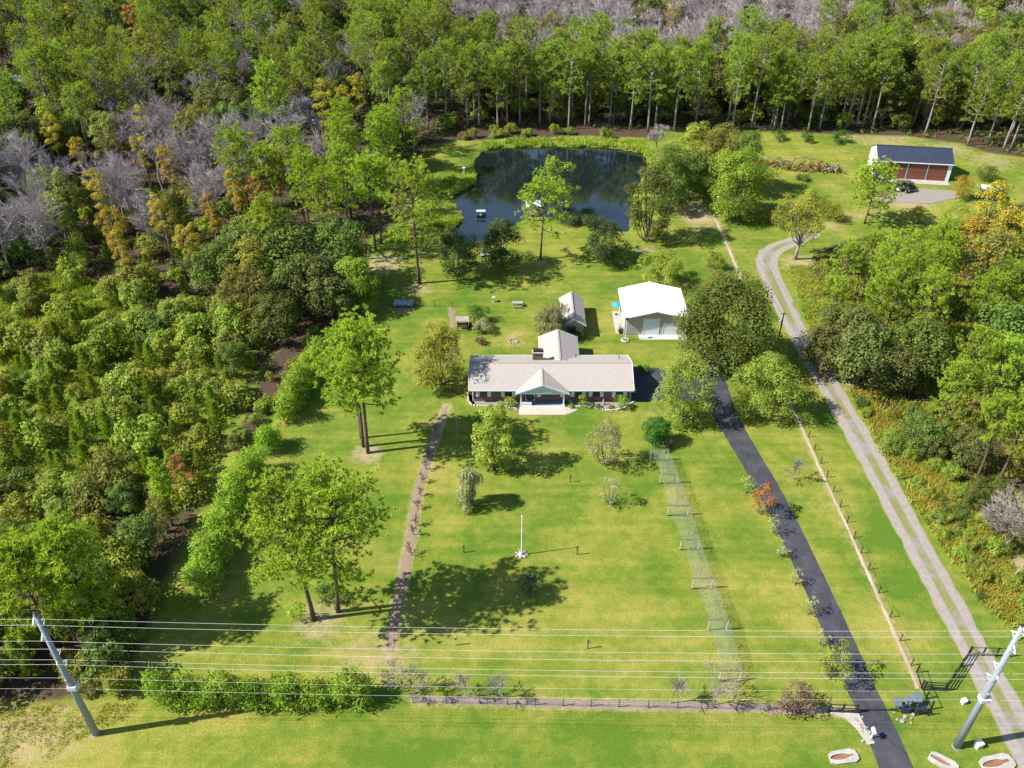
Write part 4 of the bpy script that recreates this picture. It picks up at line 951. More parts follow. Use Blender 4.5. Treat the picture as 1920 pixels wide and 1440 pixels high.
def solar_gate():
    g = G(1712, 1330); t = thing('gate_operator', 'gate operator with tilted solar panels and dark cabinet by the driveway', 'gate operator', g)
    for k, (x, y, w) in enumerate(((0.35, 0.6, 0.95), (-0.6, 0.45, 0.6), (-1.6, 0.3, 0.7))):
        z = 1.1 - 0.15 * k; q = [(x - w / 2, y - 0.35, z - 0.25), (x + w / 2, y - 0.35, z - 0.25), (x + w / 2, y + 0.35, z + 0.25), (x - w / 2, y + 0.35, z + 0.25)]
        p = slab(q, 0.05).build('solar_panel', 'solar', t); MB().bar((x, y, 0), (x, y, z), 0.08).build('panel_stand', 'black', t); MB().bar((x - w / 2, y - 0.37, z - 0.27), (x + w / 2, y - 0.37, z - 0.27), 0.06).build('panel_frame', 'black', p)
    MB().box(0.0, 1.1, -0.55, 0.0, 0, 0.75).box(-1.3, -0.6, -0.5, 0.0, 0, 0.8).build('cabinet', 'navy', t)
    MB().box(0.05, 1.05, -0.57, -0.552, 0.1, 0.65).build('cabinet_door', 'darkgrey', t)
    for x in (-0.1, 1.2): MB().box(x - 0.05, x + 0.05, -0.75, -0.65, 0, 1.25).build('post', 'black', t)
    MB().bar((-0.1, -0.7, 1.2), (1.2, -0.7, 1.2), 0.07).bar((-0.1, -0.7, 0.65), (1.2, -0.7, 0.65), 0.06).build('guard_rail', 'black', t)
    MB().tube([(-1.0, -0.25, 0.8), (-1.0, -0.25, 1.5)], 0.04, 6).lathe([(0.12, 0), (0.12, 0.16), (0.04, 0.2)], (-1.0, -0.25, 1.5), 8).build('warning_light', 'darkgrey', t)
    MB().bar((-0.6, -0.3, 0.6), (-2.6, -0.35, 0.6), 0.07).build('gate_arm', 'black', t)
solar_gate()
def stones(name, label, cat, px_c, n, spread, size, seed, mat='rock'):
    g = G(*px_c); t = thing(name, label, cat, g); rng = random.Random(seed)
    for i in range(n):
        a = rng.uniform(0, 6.28); r = math.sqrt(rng.random()); x = math.cos(a) * r * spread[0]; y = math.sin(a) * r * spread[1]; s_ = size * rng.uniform(0.6, 1.3)
        m = MB(); m.lathe([(s_ * 0.7, 0), (s_, s_ * 0.4), (s_ * 0.75, s_ * 0.85), (s_ * 0.2, s_ * 1.05)], (x, y, 0), 6)
        m.v = [(p[0] + rng.gauss(0, s_ * 0.12), p[1] + rng.gauss(0, s_ * 0.12), p[2] * rng.uniform(0.85, 1.1)) for p in m.v]
        m.build('stone', mat, t)
    return t
# pale rock apron beside the driveway mouth
ap = MB().extrude([tuple(G(*p)[:2]) for p in [(1553, 1336), (1610, 1338), (1620, 1358), (1640, 1394), (1627, 1397), (1605, 1366), (1585, 1348), (1562, 1341)]], 'z', 0.0, 0.07).build('rock_apron', 'concrete_white')
tag(ap, 'strip of pale crushed rock along the left edge of the driveway mouth', 'rock strip')
stones('border_rocks', 'row of loose pale rocks lining the driveway mouth', 'rocks', (1618, 1370), 14, (0.7, 1.9), 0.16, 5)
stones('border_rocks', 'heap of reddish rocks below the gate equipment', 'rocks', (1698, 1344), 12, (1.2, 0.8), 0.17, 6)
def mailbox():
    g = G(1633, 1384); t = thing('mailbox', 'white mailbox on a post at the edge of the driveway', 'mailbox', g)
    MB().box(-0.06, 0.06, -0.06, 0.06, 0, 1.1).build('post', 'white', t)
    m = MB(); pr = [(-0.16, 0)] + [(0.16 * math.cos(a), 0.18 + 0.16 * math.sin(a)) for a in np.linspace(0, math.pi, 7)][::1]
    poly = [(-0.16, 1.1), (0.16, 1.1)] + [(0.16 * math.cos(a), 1.3 + 0.16 * math.sin(a)) for a in np.linspace(0, math.pi, 7)]
    m.extrude(poly, 'y', -0.32, 0.32).build('box', 'white', t); MB().box(0.165, 0.185, -0.1, 0.1, 1.3, 1.5).build('flag', 'red_door', t)
    MB().lathe([(0.22, 0), (0.25, 0.15), (0.1, 0.2)], (-0.15, -0.1, 0), 7).build('base_stone', 'rock', t)
mailbox()
def culvert(label, px_c, rz, s=1.0):
    g = G(*px_c); t = thing('culvert_end', label, 'culvert', g, rz)
    out = [(-1.7 * s, -0.75 * s), (-1.5 * s, 0.75 * s), (1.3 * s, 0.8 * s), (1.75 * s, 0.4 * s), (1.75 * s, -0.5 * s), (1.3 * s, -0.85 * s)]
    n = 20; inner = [(-0.35 * s + 1.15 * s * math.cos(2 * math.pi * k / n), 0.34 * s * math.sin(2 * math.pi * k / n)) for k in range(n)]
    m = MB(); mid = []
    for k in range(n):   # ring between ellipse and outline
        a = 2 * math.pi * k / n; d = (math.cos(a), math.sin(a)); best = 9
        for i in range(6):
            p, q = out[i], out[(i + 1) % 6]; ex, ey = q[0] - p[0], q[1] - p[1]; den = d[0] * ey - d[1] * ex
            if abs(den) > 1e-6:
                tt = (p[0] * ey - p[1] * ex) / den; uu = (p[0] * d[1] - p[1] * d[0]) / den
                if tt > 0 and -1e-6 <= uu <= 1 + 1e-6: best = min(best, tt)
        mid.append((d[0] * best, d[1] * best))
    z = 0.22; vs = [(*p, z) for p in inner] + [(*p, z) for p in mid] + [(*p, -0.1) for p in mid] + [(p[0], p[1], 0.03) for p in inner]; fs = []
    for k in range(n):
        j = (k + 1) % n; fs += [(k, n + k, n + j, j), (n + k, 2 * n + k, 2 * n + j, n + j), (3 * n + k, k, j, 3 * n + j)]
    m.add(vs, fs); m.build('concrete_collar', 'concrete_white', t)
    MB().add([(p[0], p[1], 0.03) for p in inner], [tuple(range(n))]).build('soil_floor', 'rust_soil', t)
    MB().tube([(0.5 * s, 0, 0.0), (1.2 * s, 0, 0.0)], 0.28 * s, 10).build('pipe', 'rust_soil', t)
culvert('pale concrete culvert end in the grass left of the driveway', (1580, 1420), 0.15, 0.85)
culvert('pale concrete culvert end right of the driveway', (1768, 1430), -0.6, 0.8)
culvert('large pale concrete culvert end below the right utility pole', (1868, 1432), 0.2, 1.0)
def ubox(label, px, s):
    g = G(*px); t = thing('utility_box', label, 'utility box', g, 0.3)
    MB().box(-s, s, -s * 0.8, s * 0.8, 0, s * 2.2).build('cabinet', 'white', t); slab([(-s * 1.08, -s * 0.9, s * 2.2), (s * 1.08, -s * 0.9, s * 2.2), (s * 1.08, s * 0.9, s * 2.45), (-s * 1.08, s * 0.9, s * 2.45)], 0.05).build('lid', 'white', t)
    MB().box(-s * 0.8, s * 0.8, -s * 0.83, -s * 0.803, s * 0.3, s * 2).build('door', 'trim', t)
ubox('white utility box in the shadow of the right pole', (1833, 1400), 0.32); ubox('small white box in the grass near the gravel lane', (1806, 1318), 0.24)

def flagpole():
    g = G(978, 1040); t = thing('flagpole', 'white flagpole with stone base in the middle of the front lawn', 'flagpole', g); hh = HG(978, 1040, 968)
    MB().tube([(0, 0, 0), (0, 0, hh)], [0.075, 0.045], 8).build('pole', 'white', t); MB().lathe([(0.02, 0), (0.09, 0.06), (0.02, 0.14)], (0, 0, hh), 8).build('finial', 'white', t)
    MB().lathe([(0.5, 0), (0.5, 0.12), (0.2, 0.14), (0.16, 0.45)], (0, 0, 0), 10).build('base', 'concrete_white', t)
    for k in range(7): a = k * 0.9; s_ = 0.2; MB().lathe([(s_ * 0.8, 0), (s_, s_ * 0.5), (s_ * 0.4, s_)], (0.65 * math.cos(a), 0.55 * math.sin(a), 0), 6).build('stone', 'rock', t)
    MB().bar((0.05, 0, 0.2), (0.55, 0.15, 0.9), 0.05).bar((-0.05, 0, 0.2), (-0.45, 0.05, 1.0), 0.06).build('bracket', 'white', t)
flagpole()
def lamp(label, px, top):
    g = G(*px); t = thing('lamp_post', label, 'lamp post', g); hh = HG(px[0], px[1], top)
    MB().tube([(0, 0, 0), (0, 0, hh)], 0.05, 7).build('post', 'steel', t); MB().lathe([(0.12, 0), (0.2, 0.3), (0.05, 0.42)], (0, 0, hh), 8).build('lantern', 'porcelain', t)
    MB().bar((0, 0, hh - 0.1), (0.35, 0, hh + 0.1), 0.04).build('arm', 'steel', t)
lamp('grey lamp post on the lawn left of the house', (858, 822), 782)
def bird_pole():
    g = G(1172, 638.5); t = thing('planter_pole', 'tall white pole in a round tyre planter before the workshop', 'pole', g)
    MB().tube([(0, 0, 0), (0, 0, 4.1)], 0.06, 7).build('pole', 'white', t); MB().box(-0.2, 0.2, -0.2, 0.2, 4.05, 4.35).build('top_box', 'darkgrey', t)
    n = 14; m = MB(); m.lathe([(0.62, 0), (0.72, 0.1), (0.62, 0.22), (0.42, 0.22), (0.4, 0.1)], (0, 0, 0), n).build('planter_ring', 'concrete_white', t); MB().lathe([(0.41, 0.1), (0.3, 0.2), (0.1, 0.26)], (0, 0, 0), 10).build('soil', 'terracotta', t)
bird_pole()
def umbrella():
    g = G(1160, 590); t = thing('patio_umbrella', 'teal patio umbrella beside the workshop side slab', 'umbrella', (17.75, 125.2, 0.08))
    MB().tube([(0, 0, 0), (0, 0, 2.3)], 0.03, 6).build('pole', 'steel', t); n = 8
    for k in range(n):
        a, b = 2 * math.pi * k / n, 2 * math.pi * (k + 1) / n; MB().add([(1.0 * math.cos(a), 1.0 * math.sin(a), 1.95), (1.0 * math.cos(b), 1.0 * math.sin(b), 1.95), (0, 0, 2.4), (0.98 * math.cos(a), 0.98 * math.sin(a), 1.92), (0.98 * math.cos(b), 0.98 * math.sin(b), 1.92), (0, 0, 2.37)], [(0, 1, 2), (5, 4, 3), (0, 3, 4, 1)]).build('canopy_panel', 'teal', t)
    MB().lathe([(0.3, 0), (0.3, 0.06), (0.05, 0.1)], (0, 0, 0), 10).build('base', 'darkgrey', t)
umbrella()
def pot(label, loc, s, mat='concrete_white', leafmat='bright', seed=1):
    t = thing('potted_plant', label, 'plant pot', loc)
    MB().lathe([(0.6 * s, 0), (0.85 * s, 0.9 * s), (0.95 * s, 0.95 * s), (0.9 * s, 1.05 * s)], (0, 0, 0), 10).build('pot', mat, t)
    if leafmat:
        rng = np.random.default_rng(seed); v, f = lobes_to_leaves(rng, np.array([[0, 0, 1.6 * s], [0.3 * s, 0.2 * s, 1.4 * s], [-0.3 * s, -0.1 * s, 1.5 * s]]), np.array([0.7, 0.5, 0.5]) * s, 140 / s / s * 0.35, 0.16); link('foliage', mesh_np('foliage', v, f), t, leafmat)
pot('white pot with leafy plant at the near end of the workshop slab', (17.75, 120.2, 0.08), 0.5, 'concrete_white', 'silver', 2)
pot('dark tub on the workshop side slab', (17.9, 119.45, 0.08), 0.5, 'black', 'shrubdark', 3)
pot('white urn at the left end of the front flower bed', G(891, 751), 0.28, 'concrete_white', None)
pot('white urn in front of the second left window', G(938, 748.5), 0.28, 'concrete_white', None)
pot('pale urn beside the right porch column', G(1070, 754), 0.3, 'concrete_white', None)
def statue():
    g = G(1131, 759); t = thing('garden_statue', 'small pale garden statue in the right flower bed', 'statue', g)
    MB().box(-0.16, 0.16, -0.16, 0.16, 0, 0.14).build('plinth', 'concrete_white', t)
    MB().lathe([(0.14, 0.14), (0.17, 0.35), (0.11, 0.6), (0.13, 0.72), (0.05, 0.8), (0.09, 0.88), (0.1, 0.96), (0.04, 1.05)], (0, 0, 0), 10).build('figure', 'concrete_white', t, True)
statue()
# grape trellis
def trellis():
    fr = [(1221, 1253, 845, 884), (1239, 1271, 888, 909), (1254, 1292, 948, 969), (1278, 1312, 1012, 1034), (1301, 1337, 1085, 1106), (1331, 1366, 1163, 1188), (1353, 1391, 1258, 1280)]
    g0 = G(1290, 1050); t = thing('vine_trellis', 'long wire mesh vine trellis on white post frames beside the lawn', 'trellis', g0)
    zt = 1.75; C = []
    for xl, xr, yt, yb in fr:
        a = G(xl, yt, zt); b = G(xr, yt, zt); a.z = b.z = 0; C.append((a - g0, b - g0)); 
        for c in (a - g0, b - g0): MB().box(c.x - 0.05, c.x + 0.05, c.y - 0.05, c.y + 0.05, 0, zt).build('post', 'porcelain', t)
        a = a - g0; b = b - g0; MB().bar((a.x - 0.2, a.y, zt + 0.06), (b.x + 0.2, b.y, zt + 0.06), 0.1).build('crossbar', 'wood', t)
        MB().bar((a.x - 0.15, a.y - 0.02, 0.05), (b.x + 0.1, b.y - 0.02, 0.05), 0.09).build('sill', 'wood_dark', t)
    m = MB()
    for k in range(24):
        s_ = k / 23
        for (a, b), (c, d) in zip(C[:-1], C[1:]):
            p = a.lerp(b, s_); q = c.lerp(d, s_); p.z = q.z = zt + 0.12; m.bar(p, q, 0.007)
    for (a, b), (c, d) in zip(C[:-1], C[1:]):
        n = int((c - a).length / 0.13)
        for k in range(n):
            p = a.lerp(c, k / n); q = b.lerp(d, k / n); p.z = q.z = zt + 0.13; m.bar(p, q, 0.007)
    o = m.build('wire_mesh', 'netwire', t); o['kind'] = 'stuff'
    rng = np.random.default_rng(8); n = 900; i = rng.integers(0, 6, n); s_ = rng.random(n); w = rng.random(n); C_ = np.array([[*a, *b] for a, b in C])
    A = C_[i] * (1 - s_)[:, None] + C_[i + 1] * s_[:, None]; p = A[:, :3] * (1 - w)[:, None] + A[:, 3:] * w[:, None]; p[:, 2] = zt + 0.15 + rng.normal(0, 0.05, n)
    keep = (np.sin(A[:, 1] * 0.7) + np.sin(A[:, 1] * 1.9 + 1)) > -0.3; p = p[keep]
    nn = unit(rng, len(p)); nn[:, 2] = np.abs(nn[:, 2]) + 0.4; nn /= np.linalg.norm(nn, axis=1)[:, None]; v, f = cards(p, nn, rng.uniform(0.1, 0.2, len(p)), 0.7, rng)
    o = link('vine_leaves', mesh_np('vine_leaves', v, f), t, 'vine'); o['kind'] = 'stuff'
    for (a, b) in C[:6]:
        c = a.lerp(b, 0.5); MB().tube([(c.x, c.y + 1.5, 0), (c.x + 0.1, c.y + 1.5, 1), (c.x, c.y + 1.4, zt + 0.1)], [0.05, 0.04, 0.03], 5).build('vine_stem', 'bark_grey', t)
trellis()
for k, (px, top, lab) in enumerate([((870, 1036), 1022, 'short dark stake left of the flagpole'), ((1082, 1040), 1024, 'short dark stake right of the flagpole'), ((1069, 904), 890, 'dark stake on the lawn near the small pale tree'), ((855, 1210), 1194, 'pale stake beside the big pine shadow'), ((1102, 1216), 1200, 'dark stake low on the front lawn beneath the wires')]):
    g = G(*px); t = thing('garden_stake', lab, 'stake', g); hh = HG(*px, top); MB().box(-0.05, 0.05, -0.05, 0.05, 0, hh).build('post', 'wood_dark' if k != 3 else 'wire', t); MB().box(-0.12, 0.12, -0.07, 0.02, hh * 0.7, hh * 0.95).build('marker', 'wood', t)
# garden furniture behind the house
def playset():
    g = G(868, 617); t = thing('garden_pergola', 'dark timber garden swing frame with grey canopy on the back lawn', 'garden swing', g)
    for x in (-0.8, 0.8):
        for y in (-0.5, 0.6): MB().box(x - 0.07, x + 0.07, y - 0.07, y + 0.07, 0, 2.0).build('post', 'wood_dark', t)
    slab([(-1.1, -0.7, 1.95), (1.1, -0.7, 1.95), (1.1, 0.1, 2.45), (-1.1, 0.1, 2.45)], 0.06).build('canopy', 'rock', t); slab([(1.1, 0.9, 1.95), (-1.1, 0.9, 1.95), (-1.1, 0.1, 2.45), (1.1, 0.1, 2.45)], 0.06).build('canopy', 'rock', t)
    MB().box(-0.75, 0.75, -0.1, 0.4, 0.5, 0.56).box(-0.75, 0.75, 0.36, 0.42, 0.56, 1.0).build('seat', 'wood_dark', t)
    for i in range(3): MB().box(1.0, 1.5, -0.3, 0.5, 0.25 + i * 0.35, 0.31 + i * 0.35).build('side_shelf', 'wood_dark', t)
playset()
def clothes():
    g = G(970, 574); t = thing('picnic_table', 'small grey picnic table far out on the back lawn', 'table', g)
    MB().box(-0.9, 0.9, -0.4, 0.4, 0.72, 0.78).build('table_top', 'rock', t)
    for x in (-0.6, 0.6): MB().box(x - 0.05, x + 0.05, -0.35, 0.35, 0, 0.72).build('leg', 'wood_dark', t)
    for y in (-0.75, 0.75): MB().box(-0.9, 0.9, y - 0.13, y + 0.13, 0.42, 0.47).build('bench', 'rock', t)
    g = G(925, 566); t = thing('bird_bath', 'small white bird bath on the back lawn', 'bird bath', g); MB().lathe([(0.22, 0), (0.1, 0.12), (0.08, 0.7), (0.35, 0.85), (0.38, 0.95), (0.3, 0.9)], (0, 0, 0), 12).build('basin', 'concrete_white', t)
    g = G(963, 640); t = thing('fire_pit', 'pale stone fire pit ring in the sandy patch behind the house', 'fire pit', g)
    for k in range(11): a = k * 0.571; MB().lathe([(0.16, 0), (0.18, 0.1), (0.1, 0.17)], (0.75 * math.cos(a), 0.75 * math.sin(a), 0), 6).build('stone', 'rock', t)
clothes()
def sheetstack():
    g = G(757, 574); t = thing('sheet_metal_stack', 'stack of blue grey sheet metal in the shade at the lawn edge', 'metal sheets', g, -0.04)
    for k in range(5): m = slab([(-1.75 + 0.04 * k, -0.7, 0.5 + 0.06 * k), (1.75 - 0.03 * k, -0.7, 0.5 + 0.06 * k), (1.75 - 0.03 * k, 0.8, 0.6 + 0.06 * k), (-1.75 + 0.04 * k, 0.8, 0.6 + 0.06 * k)], 0.03); m.build('sheet', 'tarp', t)
    for x in (-1.4, 0, 1.4): MB().box(x - 0.12, x + 0.12, -0.65, 0.75, 0, 0.47).build('bearer', 'wood', t)
sheetstack()
def pond_things():
    g = G(902, 405, -0.28); t = thing('pedal_boat', 'small dark boat with a pale canopy floating on the pond', 'boat', g, 0.0)
    hull = [(-1.0, 0.0), (-0.9, -0.45), (0.8, -0.45), (1.05, 0), (0.8, 0.45), (-0.9, 0.45)]
    m = MB(); n = 6; m.add([(x * 0.85, y * 0.8, -0.12) for x, y in hull] + [(x, y, 0.35) for x, y in hull] + [(x * 0.9, y * 0.85, 0.35) for x, y in hull] + [(x * 0.8, y * 0.7, 0.1) for x, y in hull], [tuple(range(n))[::-1]] + [(k * n + i, k * n + (i + 1) % n, (k + 1) * n + (i + 1) % n, (k + 1) * n + i) for k in range(3) for i in range(n)] + [tuple(range(3 * n, 4 * n))]); m.build('hull', 'darkgrey', t)
    MB().box(-0.2, 0.25, -0.4, 0.4, 0.2, 0.32).build('seat', 'trim', t)
    for x in (-0.6, 0.5):
        for y in (-0.38, 0.38): MB().box(x - 0.02, x + 0.02, y - 0.02, y + 0.02, 0.3, 1.15).build('canopy_post', 'steel', t)
    slab([(-0.95, -0.42, 1.2), (0.9, -0.42, 1.2), (0.9, 0.42, 1.2), (-0.95, 0.42, 1.2)], 0.05).build('canopy', 'trim', t)
    g = G(1000, 404); t = thing('dock', 'small weathered dock with a grey roof at the near pond bank', 'dock', g, 0.1)
    for k in range(9): MB().box(-1.2, 1.2, -0.4 + k * 0.32, -0.12 + k * 0.32, 0.25, 0.31).build('plank', 'wood', t)
    for x in (-1.1, 1.1):
        for y in (-0.2, 2.2): MB().box(x - 0.07, x + 0.07, y - 0.07, y + 0.07, -1.2, 2.2).build('post', 'wood', t)
    slab([(-1.5, -0.5, 2.15), (1.5, -0.5, 2.15), (1.5, 1.0, 2.75), (-1.5, 1.0, 2.75)], 0.06).build('roof_slope', 'trim', t); slab([(1.5, 2.5, 2.15), (-1.5, 2.5, 2.15), (-1.5, 1.0, 2.752), (1.5, 1.0, 2.752)], 0.06).build('roof_slope', 'trim', t)
    g = G(870, 330); t = thing('nest_post', 'white post standing in the reeds on the pond point', 'post', g); MB().box(-0.12, 0.12, -0.12, 0.12, 0, 1.7).build('post', 'white', t); MB().box(-0.25, 0.25, -0.25, 0.25, 1.7, 2.0).build('nest_box', 'white', t)
    g = G(908, 481); t = thing('garden_bench', 'white bench tucked between the two dark oaks near the pond', 'bench', g, 0.4)
    MB().box(-0.75, 0.75, -0.25, 0.25, 0.42, 0.5).build('seat', 'white', t); MB().box(-0.75, 0.75, 0.22, 0.3, 0.5, 1.05).build('backrest', 'white', t)
    for x in (-0.65, 0.65): MB().box(x - 0.05, x + 0.05, -0.22, 0.25, 0, 0.42).build('leg', 'white', t)
pond_things()
# garage yard
def trailer():
    g = G(1852, 372); t = thing('cargo_trailer', 'silver and black enclosed cargo trailer on the lawn right of the garage', 'trailer', g, R(-20))
    MB().box(-1.9, 2.1, -1.05, 1.05, 0.45, 2.45).build('body', 'steel', t); MB().box(-1.8, 2.0, -1.075, -1.052, 0.55, 2.15).build('side_panel', 'black', t); MB().box(-1.93, -1.902, -0.8, 0.8, 0.6, 2.2).build('ramp_door', 'black', t)
    slab([(-1.95, -1.1, 2.5), (2.15, -1.1, 2.5), (2.15, 1.1, 2.5), (-1.95, 1.1, 2.5)], 0.06).build('roof_panel', 'trim', t)
    for x in (-0.2, 0.8):
        for y in (-1.0, 1.0): w = MB().tube([(x, y - 0.12, 0.34), (x, y + 0.12, 0.34)], 0.34, 12).build('wheel', 'tyre', t); MB().tube([(x, y - 0.13, 0.34), (x, y + 0.13, 0.34)], 0.17, 8).build('rim', 'steel', w)
    MB().bar((-1.9, 0.5, 0.45), (-3.1, 0, 0.45), 0.1).bar((-1.9, -0.5, 0.45), (-3.1, 0, 0.45), 0.1).tube([(-3.0, 0, 0), (-3.0, 0, 0.8)], 0.05, 6).build('tow_bar', 'black', t)
trailer()
def tractor(label, px, rz, col):
    g = G(*px); t = thing('tractor', label, 'tractor', g, rz)
    MB().box(0.1, 1.7, -0.36, 0.36, 0.65, 1.2).build('bonnet', col, t); MB().box(-0.9, 0.1, -0.5, 0.5, 0.6, 0.85).build('chassis', 'darkgrey', t); MB().box(-0.75, -0.3, -0.28, 0.28, 0.95, 1.05).box(-0.85, -0.72, -0.28, 0.28, 1.0, 1.45).build('seat', 'black', t)
    for x, r_, w in ((-0.55, 0.62, 0.36), (1.25, 0.42, 0.25)):
        for y in (-0.72, 0.72): wh = MB().tube([(x, y - w / 2, r_), (x, y + w / 2, r_)], r_, 14).build('wheel', 'tyre', t); MB().tube([(x, y - w / 2 - 0.01, r_), (x, y + w / 2 + 0.01, r_)], r_ * 0.5, 10).build('rim', 'trim', wh)
    for x in (-0.9, 0.05):
        for y in (-0.45, 0.45): MB().box(x - 0.03, x + 0.03, y - 0.03, y + 0.03, 0.85, 2.2).build('roll_bar', 'black', t)
    MB().box(-1.05, 0.2, -0.6, 0.6, 2.2, 2.27).build('canopy', 'darkgrey', t); MB().tube([(0.25, 0, 1.5), (0.35, 0, 1.15)], 0.03, 5).lathe([(0.18, 0), (0.2, 0.03), (0.18, 0.06)], (0.2, 0, 1.5), 10).build('steering_wheel', 'black', t)
tractor('dark tractor with pale wheel rims parked before the garage', (1688, 358), -0.5, 'navy'); tractor('black utility tractor parked nearest the garage gravel', (1701, 359), 0.4, 'black')
def atv(label, px, rz):
    g = G(*px); t = thing('quad_bike', label, 'quad bike', g, rz)
    MB().box(-0.6, 0.6, -0.25, 0.25, 0.45, 0.7).build('body', 'black', t); MB().box(-0.35, 0.15, -0.17, 0.17, 0.7, 0.85).build('seat', 'darkgrey', t); MB().tube([(0.35, 0, 0.7), (0.3, 0, 1.0)], 0.03, 5).tube([(0.3, -0.35, 1.02), (0.3, 0.35, 1.02)], 0.025, 5).build('handlebar', 'black', t)
    for x in (-0.5, 0.5):
        for y in (-0.42, 0.42): MB().tube([(x, y - 0.12, 0.28), (x, y + 0.12, 0.28)], 0.28, 10).build('wheel', 'tyre', t)
    MB().box(0.45, 0.85, -0.3, 0.3, 0.72, 0.76).build('rack', 'darkgrey', t)
atv('low black quad bike left of the parked tractors', (1666, 358), 0.1)
def debris():
    g = G(1505, 315); t = thing('brush_pile', 'long pile of cut brush and logs on the upper lawn', 'brush pile', g, -0.25); rng = random.Random(4); nr = np.random.default_rng(4)
    for k in range(60):
        x = rng.uniform(-9, 9); w = 1 - abs(x) / 10; y = rng.gauss(0, 1.5 * w); z = max(0.1, rng.uniform(0, 1.7) * w); a = rng.uniform(0, 3.14); e = rng.gauss(0, 0.35); L = rng.uniform(0.8, 2.6)
        d = Vector((math.cos(a) * math.cos(e), math.sin(a) * math.cos(e), math.sin(e))) * L; p = Vector((x, y, z + 0.2))
        MB().tube([p - d, p + d], [rng.uniform(0.05, 0.18), 0.04], 5).build('log', 'bark_pale' if k % 2 else 'wood', t)
    LC = []; LR = []
    for k in range(46): x = rng.uniform(-9.5, 9.5); w = 1.05 - abs(x) / 11; LC.append((x, rng.gauss(0, 1.5 * w), rng.uniform(0.1, 1.3) * w)); LR.append(rng.uniform(0.5, 1.1))
    v, f = lobes_to_leaves(nr, np.array(LC), np.array(LR), 60, 0.4); link('brush', mesh_np('brush', v, f), t, 'olive')
    v, f = lobes_to_leaves(nr, np.array(LC)[:16], np.array(LR)[:16] * 0.9, 60, 0.4); link('dead_leaves', mesh_np('dead_leaves', v, f), t, 'rust')
debris()
def small_pole(label, px, top):
    g = G(*px); t = thing('service_pole', label, 'utility pole', g); hh = HG(*px, top); MB().tube([(0, 0, 0), (0, 0, hh)], [0.14, 0.09], 8).build('shaft', 'wood_dark', t)
    MB().lathe([(0.22, 0), (0.24, 0.55), (0.12, 0.65)], (-0.3, 0, hh * 0.62), 10).build('transformer', 'porcelain', t); MB().bar((-0.5, 0, hh - 0.25), (0.5, 0, hh - 0.25), 0.09).build('crossarm', 'wood', t)
    return Vector((g.x, g.y, hh - 0.2))
pa = small_pole('dark wooden service pole beside the bend of the gravel lane', (1459, 638), 586); pb = small_pole('slim wooden service pole at the end of the sandy strip', (1344, 408), 352)
for k, off in enumerate((-0.4, 0.4)):
    o = MB().tube([pa.lerp(pb, s_) + Vector((off, 0, -1.2 * 4 * s_ * (1 - s_) * 0.4)) for s_ in np.linspace(0, 1, 12)], 0.018, 4).build('service_wire', 'black'); tag(o, ('nearer' if k else 'farther') + ' thin service wire between the two wooden poles', 'wire', 'service wires')

# ================================================================== LAWN TREES AND SHRUBS (each its own)
def at(px, z=0.0): return G(px[0], px[1], z)
def meas(bx, by, ty, w):
    """(height, crown radius) of a plant from its base, top and width in the photo"""
    p = G(bx, by); h = HG(bx, by, ty); d = p.y * math.cos(TH) + (CAMH - h / 2) * math.sin(TH); return h, w * d / F / 2
def lawn_tree(label, bx, by, ty, w, mat, seed, name='broadleaf_tree', cat='tree', th=0.2, bark='bark_grey', **kw):
    h, r = meas(bx, by, ty, w); kw.setdefault('nl', 60); kw['leaf'] = kw.get('leaf', 0.42) * 0.78; kw['per'] = int(kw.get('per', 46) * 1.75); return plant(name, gen_broad(seed, h, r * 1.0, max(-0.04, th - 0.13), **kw), label, cat, at((bx, by)), 0.0, 1.0, None, mat, bark)
def lawn_pine(label, bx, by, ty, w, seed, tilt=(0, 0), **kw):
    h, r = meas(bx, by, ty, w); return plant('pine_tree', gen_pine(seed, h, r * 1.12, **kw), label, 'pine tree', at((bx, by)), 0, 1, None, 'pine', 'bark', tilt=tilt)
lawn_pine('tall pine with long bare trunk, nearer of the close pair on left lawn', 692, 849, 618, 178, 11, base=0.42, nbr=42, tufts=7)
lawn_pine('tall pine with long bare trunk, farther of the close pair on left lawn', 682, 838, 640, 160, 12, base=0.46, nbr=32, tufts=6)
lawn_pine('slender third pine trunk behind the close pair on left lawn', 677, 822, 660, 100, 19, base=0.62, nbr=22, tufts=5)
lawn_pine('wide spreading pine at the lower left with its trunk leaning left', 588, 1163, 922, 225, 13, base=0.36, nbr=36, tufts=7, tilt=(0, -0.05))
lawn_pine('wide spreading pine beside the mulch path casting a large shadow', 632, 1147, 908, 235, 14, base=0.36, nbr=40, tufts=7, tilt=(0, 0.09))
lawn_pine('tall open pine with a bare lower trunk left of the pond', 786, 531, 318, 150, 15, base=0.36, nbr=38, tufts=6)
lawn_pine('pine in the shade left of the open pine by the pond', 706, 470, 300, 90, 16, base=0.55)
lawn_pine('flat topped pine on a slim trunk in front of the pond', 1015, 486, 348, 122, 17, base=0.42, nbr=26, tufts=5)
lawn_pine('broad low pine in front of the triple garage', 1622, 419, 322, 120, 18, base=0.28, nbr=32, tufts=7)
lawn_tree('bright leafy tree on the near pond bank behind the slim pine', 1042, 408, 291, 82, 'bright', 21, th=0.25, nl=40, openness=0.4, per=40)
lawn_tree('bushy olive green tree left of the ranch house', 826, 722, 612, 108, 'thicket', 22, th=0.14, leaf=0.34, per=52, nl=70)
lawn_tree('upright leafy green tree on the lawn below the house front', 927, 878, 758, 76, 'thicket', 23, th=0.1, leaf=0.32, per=90, nl=56, lr=(0.25, 0.4))
lawn_tree('open grey green tree in the middle of the front lawn', 1131, 870, 789, 70, 'greygreen', 24, th=0.14, leaf=0.24, per=90, nl=64, openness=0.2)
